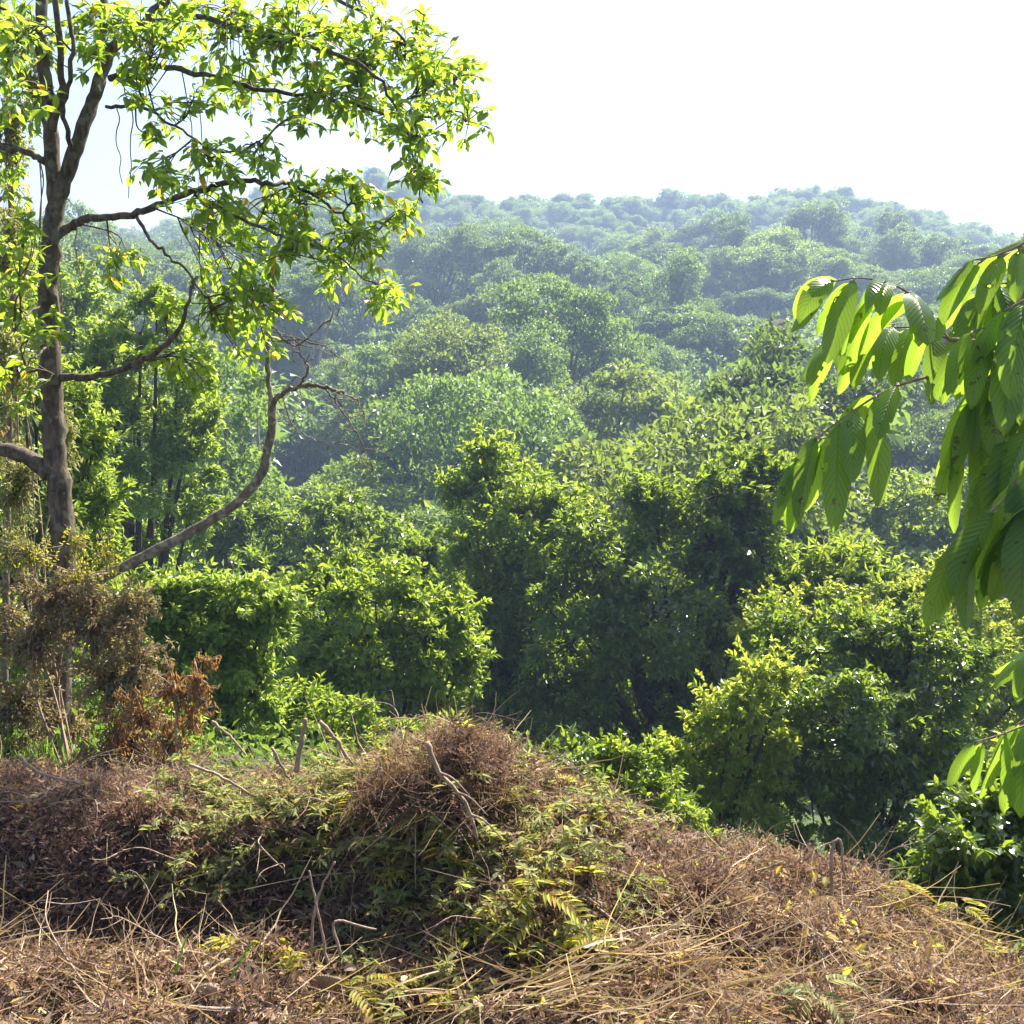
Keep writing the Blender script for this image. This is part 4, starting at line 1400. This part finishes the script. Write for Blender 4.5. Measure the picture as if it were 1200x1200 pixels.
# cut green and greyish weeds wilting on the heap
a_ = Acc()
fs = uvmask(lambda u, v: np.clip(1.0 * blob(u, v, 290, 985, 95, 65) + .8 * blob(u, v, 380, 940, 110, 40) + .8 * blob(u, v, 500, 990, 130, 70) + .6 * blob(u, v, 560, 1110, 120, 70) + .35 * blob(u, v, 640, 1000, 80, 80), 0, 1))
x, y = scatter(760, -2.4, 1.2, 3.0, 5.6, fs)
for xx, yv in zip(x, y):
    p0 = np.array([xx, yv, float(H(xx, yv)) + .01])
    d = nrm(np.array([rng.normal() * .7, rng.normal() * .6 - .2, rng.uniform(.15, 1.0)]))
    ln = rng.uniform(.12, .34)
    k = int(rng.integers(22, 46))
    ts = np.sort(rng.random(k))
    sag = np.array([rng.normal() * .2, rng.normal() * .2, -.7])
    pts = p0 + d * (ts * ln)[:, None] + sag * (ts ** 2 * ln * .55)[:, None]
    tt = np.linspace(0, 1, 6)
    tube(a_, p0 + d * (tt * ln)[:, None] + sag * (tt ** 2 * ln * .55)[:, None], np.linspace(.0025, .001, 6), 3)
    D = nrm(rdir(k) * np.array([1, 1, .5]) + d * .4 + [0, 0, -.35])
    LL = rng.uniform(.02, .07, k)
    leaves(a_, pts, D, nrm(rdir(k) * .8 + [0, 0, .6]), LL, LL * rng.uniform(.18, .36, k), LEAF6, np.clip(rng.random() * .5 + rng.random(k) * .5, 0, 1))
tag(a_.build('wilting_weeds', M['weed'], smooth=False), 'cut grey-green weeds wilting in a tangle over the heap', 'weeds', kind='stuff')

# coarse cut branches tangled through the heap
a_ = Acc()
x, y = scatter(150, -3.0, 3.0, 3.2, 5.9)
for xx, yv in zip(x, y):
    p0 = np.array([xx, yv, float(H(xx, yv)) + rng.uniform(0, .05)])
    d = nrm(np.array([rng.normal(), rng.normal() * .7, abs(rng.normal()) * .35]))
    ln = rng.uniform(.22, .62)
    bw = rng.normal(size=3) * .22 * ln
    q = spline([p0, p0 + d * ln * .35 + bw * .6, p0 + d * ln * .7 + bw, p0 + d * ln + bw * .4 - [0, 0, .12 * ln]], 5)
    r0 = rng.uniform(.0022, .0052)
    tube(a_, q, np.linspace(r0, r0 * .4, len(q)), 5)
    for k in range(int(rng.integers(2, 6))):
        b_ = q[int(rng.integers(3, len(q)))]
        dd = nrm(d + rdir(1)[0] * 1.1)
        l2 = ln * rng.uniform(.15, .4)
        tube(a_, spline([b_, b_ + dd * l2 * .5 + rng.normal(size=3) * .012, b_ + dd * l2], 4), np.linspace(r0 * .5, r0 * .2, 9), 4)
tag(a_.build('brushwood', M['twig']), 'coarse cut twigs and branches tangled through the heap', 'brushwood', kind='stuff')
# wilting broad leaves, half turned yellow
a_ = Acc()
fs = uvmask(lambda u, v: np.clip(1.0 * blob(u, v, 560, 1000, 120, 60) + .9 * blob(u, v, 620, 1085, 90, 50) + .7 * blob(u, v, 470, 950, 100, 40) + .35 * blob(u, v, 400, 1150, 120, 40) + .5 * blob(u, v, 1090, 1090, 90, 40), 0, 1))
x, y = scatter(330, -2.2, 2.8, 3.0, 5.6, fs)
for xx, yv in zip(x, y):
    p0 = np.array([xx, yv, float(H(xx, yv)) + .03])
    d = nrm(np.array([rng.normal(), rng.normal() * .7 - .2, rng.uniform(.1, .9)]))
    ln = rng.uniform(.08, .22)
    k = int(rng.integers(8, 20))
    ts = np.linspace(.1, 1, k)
    pts = p0 + d * (ts * ln)[:, None] + np.array([0, 0, -.5]) * (ts ** 2 * ln)[:, None]
    tube(a_, pts[::2], .0014, 4, r=.7)
    sd = nrm(np.cross(d, [0, 0, 1.0]))
    sg = np.where(np.arange(k) % 2, 1.0, -1.0)[:, None]
    LL = rng.uniform(.03, .075) * rng.uniform(.7, 1.2, k)
    leaves(a_, pts, sd * sg + d * .7 + rng.normal(size=(k, 3)) * .35 - [0, 0, .2], nrm(rdir(k) * .5 + [0, 0, .8]), LL, LL * rng.uniform(.2, .34), LEAF6, np.clip(rng.random() * .6 + .4 * rng.random(k), 0, 1))
tag(a_.build('yellowing_weeds', M['yellow'], smooth=False), 'yellow-green wilting leafy sprays lying over the heap', 'weeds', kind='stuff')

# small yellow and orange leaves lying about
a_ = Acc()
x, y = scatter(900, -2.6, 3.2, 2.9, 6, uvmask(lambda u, v: np.clip(.12 + .8 * blob(u, v, 560, 1020, 170, 110) + .5 * blob(u, v, 1080, 1080, 140, 60), 0, 1)))
n_ = len(x)
LL = rng.uniform(.025, .07, n_)
leaves(a_, np.stack([x, y, H(x, y) + .02 + rng.random(n_) * .07], 1), rdir(n_) + [0, 0, .2], rdir(n_) * .8 + [0, 0, .6], LL, LL * rng.uniform(.3, .5, n_), LEAF6, rng.random(n_))
tag(a_.build('fallen_leaves', M['yellow'], smooth=False), 'scattered yellow and orange leaves caught in the heap', 'leaves', kind='stuff')

# small curled tan leaves
a_ = Acc()
x, y = scatter(170, -2.6, 3.0, 2.9, 6)
for xx, yv in zip(x, y):
    d = nrm(np.array([rng.normal(), rng.normal(), rng.uniform(0, .8)]))
    L = rng.uniform(.03, .085)
    big_leaf(a_, np.array([xx, yv, float(H(xx, yv)) + rng.uniform(.03, .10)]), d, nrm(np.array([rng.normal() * .5, -.4, .8])), L, L * rng.uniform(.35, .6), rng.uniform(.3, 2.0), rng.uniform(-1.2, 1.0), rng.random())
tag(a_.build('dead_leaf_litter', M['deadleaf']), 'small curled tan leaves strewn through the heap', 'leaves', kind='stuff')

# green grass glimpsed behind the bank
a_ = Acc()
n_ = 5000
x = rng.uniform(-5.5, -2.6, n_)
y = rng.uniform(6.6, 10.5, n_)
stalks(a_, np.stack([x, y, H(x, y)], 1), np.stack([rng.normal(size=n_) * .3, rng.normal(size=n_) * .3, np.ones(n_)], 1), rng.uniform(.1, .3, n_), .004, rng.uniform(.1, .5, n_), 3, flat=True)
tag(a_.build('grass', M['grass'], smooth=False), 'bright green grass growing behind the brown bank', 'grass', kind='stuff')


# yellowing seedlings with long leaflets lying on the heap
def ground_hit(u, v, y0=2.7, y1=7):
    ys_ = np.linspace(y0, y1, 400)
    P = np.array([at(u, v, t) for t in ys_])
    d = P[:, 2] - H(P[:, 0], P[:, 1])
    k = np.argmax(d < 0) if (d < 0).any() else np.argmin(d)
    return P[k]


seeds = [(510, 985, 70, 'yellow-leaved seedling lying below the fern mound'), (630, 985, 80, 'green seedling with long toothed leaflets on the crest right of the fern mound'), (640, 1085, 75, 'bright yellow seedling near the big tan dead leaf'),
         (440, 955, 50, 'pale seedling leaning against the left foot of the fern mound'), (330, 1000, 45, 'yellow-tipped seedling among the grey-green weeds'), (690, 1125, 55, 'yellow-green seedling beside the orange straw sheaf'),
         (1070, 1060, 40, 'orange-yellow seedling on the right-hand rim of the heap'), (390, 1180, 60, 'ragged yellow seedling at the near edge of the dark hollow'), (945, 1185, 60, 'fresh green seedling in the straw near the bottom edge'), (1120, 1085, 40, 'small yellow seedling low on the right-hand rim')]
for (u, v, s, lbl) in seeds:
    p = ground_hit(u, v)
    ln = s * .8 * p[1] / F
    t = thing('seedling', lbl, 'seedling', p, 'wilting seedlings on the heap')
    st, lf = Acc(), Acc()
    tip = np.array([rng.normal() * .4 * ln, rng.normal() * .3 * ln, ln * .8])
    q = spline([(0, 0, -.02), tip * .5 + [0, 0, .02], tip], 4)
    tube(st, q, np.linspace(.003, .0018, len(q)), 5)
    for k in range(5):
        c = q[2 + int(rng.integers(len(q) - 3))] if k else q[-1]
        a = 2 * PI * k / 5 + rng.random()
        d = np.array([math.cos(a), math.sin(a) * .8, .25])
        ts = np.linspace(.15, 1, 8)
        pts = c + d * (ts * ln)[:, None] + np.array([0, 0, -.55]) * (ts ** 2 * ln)[:, None]
        tube(st, np.vstack([c, pts]), .0013, 4)
        sd = nrm(np.cross(d, [0, 0, 1.0]))
        for sg in (-1, 1):
            leaves(lf, pts, sd * sg + d * .8 + np.array([0, 0, -.2]), np.tile([0, 0, 1.0], (8, 1)) + rng.normal(size=(8, 3)) * .2, ln * .45, ln * .10, LEAF6, rng.random(8))
    st.build('stem', M['twig'], t)
    lf.build('leaves', M['weed'] if 'green seedling' in lbl and 'yellow-green' not in lbl else M['yellow'], t, smooth=False)

# fern mound on the crest
pm = at(525, 905, 4.75)
MB_ = np.array([pm[0], 4.8, float(H(pm[0], 4.8)) + .05])
FM = thing('brush_mound', 'rounded mound of dry brown fern and brushwood on the crest of the heap', 'brush pile', MB_)
a_, s_ = Acc(), Acc()
MBL = [((.06, 0, 0), (.21, .22, .27)), ((-.12, -.03, -.05), (.22, .2, .18)), ((.2, .02, -.09), (.2, .2, .16)), ((-.27, .0, -.07), (.18, .2, .12)), ((.02, -.12, -.06), (.25, .2, .15))]
for k in range(560):
    c, r = MBL[int(rng.choice(5, p=[.42, .18, .16, .1, .14]))]
    d = rdir(1)[0]
    d[2] = abs(d[2])
    p0 = np.array(c) + d * np.array(r) * rng.uniform(.35, .95)
    ln = rng.uniform(.07, .24)
    dd = nrm(d * .5 + rdir(1)[0])
    ts = np.linspace(.05, 1, 14)
    curl = rng.normal(size=3) * .5 + [0, 0, -.4]
    pts = p0 + dd * (ts * ln)[:, None] + curl * (ts ** 2 * ln * .6)[:, None]
    tube(s_ if k % 3 == 0 else a_, pts[::3], .0012, 3, r=float(rng.random() * .6))
    sd = nrm(np.cross(dd, rdir(1)[0]))
    r_ = rng.random()
    for sg in (-1, 1):
        leaves(a_, pts, sd * sg + dd * .4 + rng.normal(size=(14, 3)) * .35, rdir(14) + [0, 0, .6], .03 * (1.1 - ts) + .008, .007, LEAF2, np.clip(np.full(14, r_ * .75) + rng.normal(size=14) * .08, 0, 1))
n_ = 8000
k_ = rng.choice(5, n_, p=[.42, .18, .16, .1, .14])
d = rdir(n_)
d[:, 2] = np.abs(d[:, 2])
P = np.array([MBL[k][0] for k in k_]) + d * np.array([MBL[k][1] for k in k_]) * rng.uniform(.3, .85, (n_, 1))
L_ = rng.uniform(.01, .035, n_)
leaves(a_, P, rdir(n_) + d * .3, rdir(n_), L_, L_ * rng.uniform(.15, .45, n_), LEAF2, rng.random(n_) * .6)
n_ = 700
k_ = rng.choice(5, n_)
d = rdir(n_)
d[:, 2] = np.abs(d[:, 2])
P = np.array([MBL[k][0] for k in k_]) + d * np.array([MBL[k][1] for k in k_]) * rng.uniform(.6, .95, (n_, 1))
stalks(s_, P, nrm(np.cross(d, rdir(n_))) + .25 * d, rng.uniform(.08, .34, n_), rng.uniform(.001, .0024, n_), rng.uniform(.1, 1.0, n_), 6, rnd=rng.random(n_) * .8, wig=.03)
# hooped stems springing from the top
for pts in ([(437, 870), (442, 850), (462, 842), (490, 843), (515, 845)], [(560, 850), (578, 848), (584, 865), (580, 885)], [(470, 880), (480, 850), (500, 838), (530, 848), (545, 860)],
            [(545, 838), (552, 846), (566, 842), (572, 850)], [(500, 870), (498, 845), (494, 825)], [(560, 880), (590, 892), (612, 905)], [(555, 890), (590, 905), (618, 908)]):
    q = spline(rp(pts, 4.75), 5) - MB_
    tube(s_, q, np.linspace(.0045, .002, len(q)), 5)
a_.build('fern_mass', M['fern'], FM, smooth=False)
s_.build('stems', M['straw'], FM, smooth=False)

# single sticks and stems
sticks = [([(347, 905), (353, 872), (359, 842)], 3.4, 2.4, 4.7, 'short upright broken stick on the crest left of the fern mound'),
          ([(375, 845), (395, 868), (412, 895)], 2.6, 1.8, 4.7, 'slanting pale stick beside the fern mound'),
          ([(318, 875), (332, 902), (338, 912)], 2, 1.5, 4.8, 'thin dark stick left of the short upright broken stick'),
          ([(222, 895), (262, 912), (300, 935)], 2, 1.4, 4.7, 'pale bent twig lying along the bank crest'),
          ([(248, 845), (272, 865), (288, 885)], 2, 1.2, 5.4, 'thin pale twig in front of the pale shrub'),
          ([(22, 885), (45, 905), (95, 918)], 2.2, 1.4, 5.0, 'curved pale twig in front of the mossy trunk'),
          ([(500, 870), (515, 905), (545, 940), (560, 985)], 3.6, 1.6, 4.42, 'forked tan branch stuck down the face of the fern mound'),
          ([(645, 1010), (700, 1070), (770, 1120)], 2.2, 1.6, None, 'long straight pale stem lying below the crest'),
          ([(655, 1035), (690, 1060), (740, 1095)], 1.8, 1.4, None, 'thinner pale stem parallel to the long straight stem'),
          ([(610, 1095), (700, 1105), (740, 1112)], 2.4, 1.6, None, 'reddish stem pointing at the big tan dead leaf'),
          ([(975, 1050), (974, 1000), (984, 985), (990, 1030)], 2.4, 1.4, 4.35, 'bent hooped stem standing on the right-hand crest'),
          ([(1060, 1090), (1100, 1095), (1125, 1093)], 2.6, 2, None, 'pale stick lying on the right-hand rim'),
          ([(110, 1070), (170, 1040), (190, 1028)], 3, 2, None, 'brown stick slanting over the foot of the dark bank'),
          ([(330, 1150), (430, 1172), (520, 1168)], 3.5, 2.6, None, 'thick horizontal stem along the bottom of the dark hollow'),
          ([(120, 1180), (230, 1186), (330, 1190)], 3.2, 2.4, None, 'straight pale cane lying in the near straw'),
          ([(205, 1150), (212, 1115), (220, 1096)], 1.6, .8, None, 'upright green grass stem at the near edge of the dark hollow'),
          ([(265, 1155), (283, 1125), (296, 1102)], 1.6, .8, None, 'slanting green grass stem in front of the dark hollow'),
          ([(365, 1115), (370, 1060), (392, 1010)], 2, 1.2, 3.95, 'pale arching stem across the dark hollow'),
          ([(385, 1135), (375, 1080), (362, 1020)], 2, 1.2, 3.9, 'pale straight stem crossing the arching stem'),
          ([(400, 1120), (392, 1080), (440, 1090)], 2.2, 1.2, 3.8, 'orange broken stem at the right end of the dark hollow')]
for (pts, r0, r1, Yd, lbl) in sticks:
    if Yd is None:
        P = np.array([ground_hit(u, v) + [0, -.03, .035] for u, v in pts])
        if 'grass stem' in lbl:
            y0 = P[0][1]
            P = np.array([P[0] - [0, 0, .04]] + [at(u, v, y0) for u, v in pts[1:]])
    else:
        P = rp(pts, Yd)
    q = spline(P, 6)
    q = q + rng.normal(size=q.shape) * .002
    s = P[:, 1].mean() / F
    a_ = Acc()
    tube(a_, q - q[0], np.linspace(r0 * s, r1 * s, len(q)), 7)
    if 'forked' in lbl:
        for f_ in (.35, .55, .75):
            b_ = q[int(f_ * len(q))] - q[0]
            tube(a_, spline([b_, b_ + [.06, -.02, -.02], b_ + [.13, -.03, -.09]], 4), np.linspace(.007, .002, 9), 5)
    green = 'grass stem' in lbl
    o = a_.build('grass_stem' if green else 'stick', M['grass'] if green else M['twig'])
    o.location = q[0]
    tag(o, lbl, 'grass stem' if green else 'stick', 'loose stems and sticks on the heap')

# big curled dead leaves
dl = [(705, 1060, 44, 'big tan curled dead leaf on the slope below the crest'), (945, 1075, 62, 'large grey-tan dead leaf standing up on the right-hand crest'), (365, 1150, 36, 'grey curled dead leaf at the near edge of the dark hollow'), (230, 1165, 34, 'flat grey dead leaf lying in the near straw'),
      (690, 1090, 50, 'reddish-brown dead leaf under the big tan dead leaf'), (925, 1110, 45, 'folded pale dead leaf beside the large grey-tan one'), (650, 1165, 42, 'long dead leaf half under the orange straw'), (610, 1105, 34, 'small orange dead leaf left of the big tan one'),
      (150, 1120, 35, 'small pale dead leaf on the foot of the dark bank')]
for (u, v, s, lbl) in dl:
    p = ground_hit(u, v) + [0, -.02, .03]
    L = s * p[1] / F
    a_ = Acc()
    d = nrm(np.array([rng.choice([-1, 1]) * rng.uniform(.6, 1), rng.normal() * .4, rng.uniform(.1, .6)]))
    big_leaf(a_, np.zeros(3), d, nrm(np.array([rng.normal() * .4, -.35, .8])), L * 1.35, L * .55, rng.uniform(.6, 2.0), rng.choice([-1, 1]) * rng.uniform(.8, 1.6), rng.random())
    o = a_.build('dead_leaf', M['deadleaf'])
    o.location = p
    tag(o, lbl, 'dead leaf', 'big curled dead leaves')

# withered climbers smothering the foot of the tall tree
def withered(name, label, Y, lobes, n, mk, L, asp, hang, stems=60, bark='twig'):
    hubs = np.array([at(u, v, Y + (d_[0] if d_ else 0)) for (u, v, ru, rv, *d_) in lobes])
    bx = hubs[:, 0].mean()
    base = np.array([bx, Y, float(H(bx, Y))])
    t = thing(name, label, 'withered shrub', base)
    lf, st = Acc(), Acc()
    wts = np.array([l_[2] * l_[3] for l_ in lobes], float)
    wts /= wts.sum()
    for h, l_, q in zip(hubs, lobes, wts):
        s = Y / F
        R = np.array([l_[2] * s, (l_[2] + l_[3]) * .35 * s, l_[3] * s])
        nb = max(5, int(stems * q))
        for k in range(nb):
            d = rdir(1)[0]
            p1 = h + d * R
            p0 = h - d * R * .5 + [0, 0, -.1]
            qv = spline([p0, (p0 + p1) / 2 + [0, 0, .12 * R[2]], p1 + [0, 0, -.15 * R[2]]], 6)
            tube(st, qv - base, np.linspace(.006, .002, len(qv)), 4)
            m_ = int(n * q / nb)
            ts = rng.random(m_)
            ii = (ts * (len(qv) - 1.01)).astype(int)
            P = qv[ii] + (qv[ii + 1] - qv[ii]) * rng.random((m_, 1)) + rng.normal(size=(m_, 3)) * .018
            D = nrm(rdir(m_) + np.array([0, 0, -hang]))
            LL = L * rng.uniform(.6, 1.3, m_)
            leaves(lf, P - base, D, rdir(m_), LL, LL * asp, LEAF6 if L > .05 else LEAF2, np.clip(.4 * rng.random() + .6 * rng.random(m_), 0, 1))
    for h in hubs[::2]:
        q2 = spline([base - [0, 0, .2], (base + h) / 2 + rng.normal(size=3) * .1, h], 6)
        tube(st, q2 - base, np.linspace(.010, .004, len(q2)), 5)
    st.build('stems', M[bark], t)
    lf.build('leaves', M[mk], t, smooth=False)


withered('withered_climber', 'drying grey-brown climber smothering the foot of the mossy trunk', 7.0,
         [(40, 740, 65, 60), (110, 725, 60, 55), (60, 690, 60, 35), (130, 790, 60, 50), (20, 820, 55, 60), (85, 850, 45, 35, .6), (165, 770, 45, 55), (160, 860, 60, 40), (-20, 720, 50, 60), (215, 885, 50, 25), (150, 705, 40, 35), (30, 880, 30, 25, .8), (100, 885, 50, 22), (5, 870, 30, 40), (130, 880, 40, 22, -.2)], 24000, 'brown', .042, .40, .7, 340)
withered('withered_branch', 'rust-brown dead leafy branch leaning out from the foot of the tree', 6.7,
         [(205, 800, 50, 35), (165, 830, 45, 40), (200, 860, 50, 40), (232, 785, 22, 28), (135, 850, 35, 35), (225, 830, 30, 30), (180, 890, 40, 20), (245, 765, 14, 16)], 2700, 'rust', .042, .34, 1.6, 90)
withered('yellowing_creeper', 'yellowing fern creeper round the mossy trunk above the grey-brown climber', 7.1,
         [(95, 670, 50, 25), (125, 640, 18, 28), (35, 640, 45, 22), (90, 625, 20, 25)], 1500, 'yellow', .032, .34, .7, 60)
withered('trunk_creeper', 'grey-green creeper and hanging tangle filling the gap beside the mossy trunk', 7.9,
         [(15, 150, 24, 60), (12, 280, 24, 70), (20, 420, 28, 60), (22, 560, 30, 60), (76, 520, 16, 60), (20, 640, 34, 36), (74, 620, 18, 40), (40, 90, 22, 40)], 7500, 'weed', .05, .36, .9, 150)
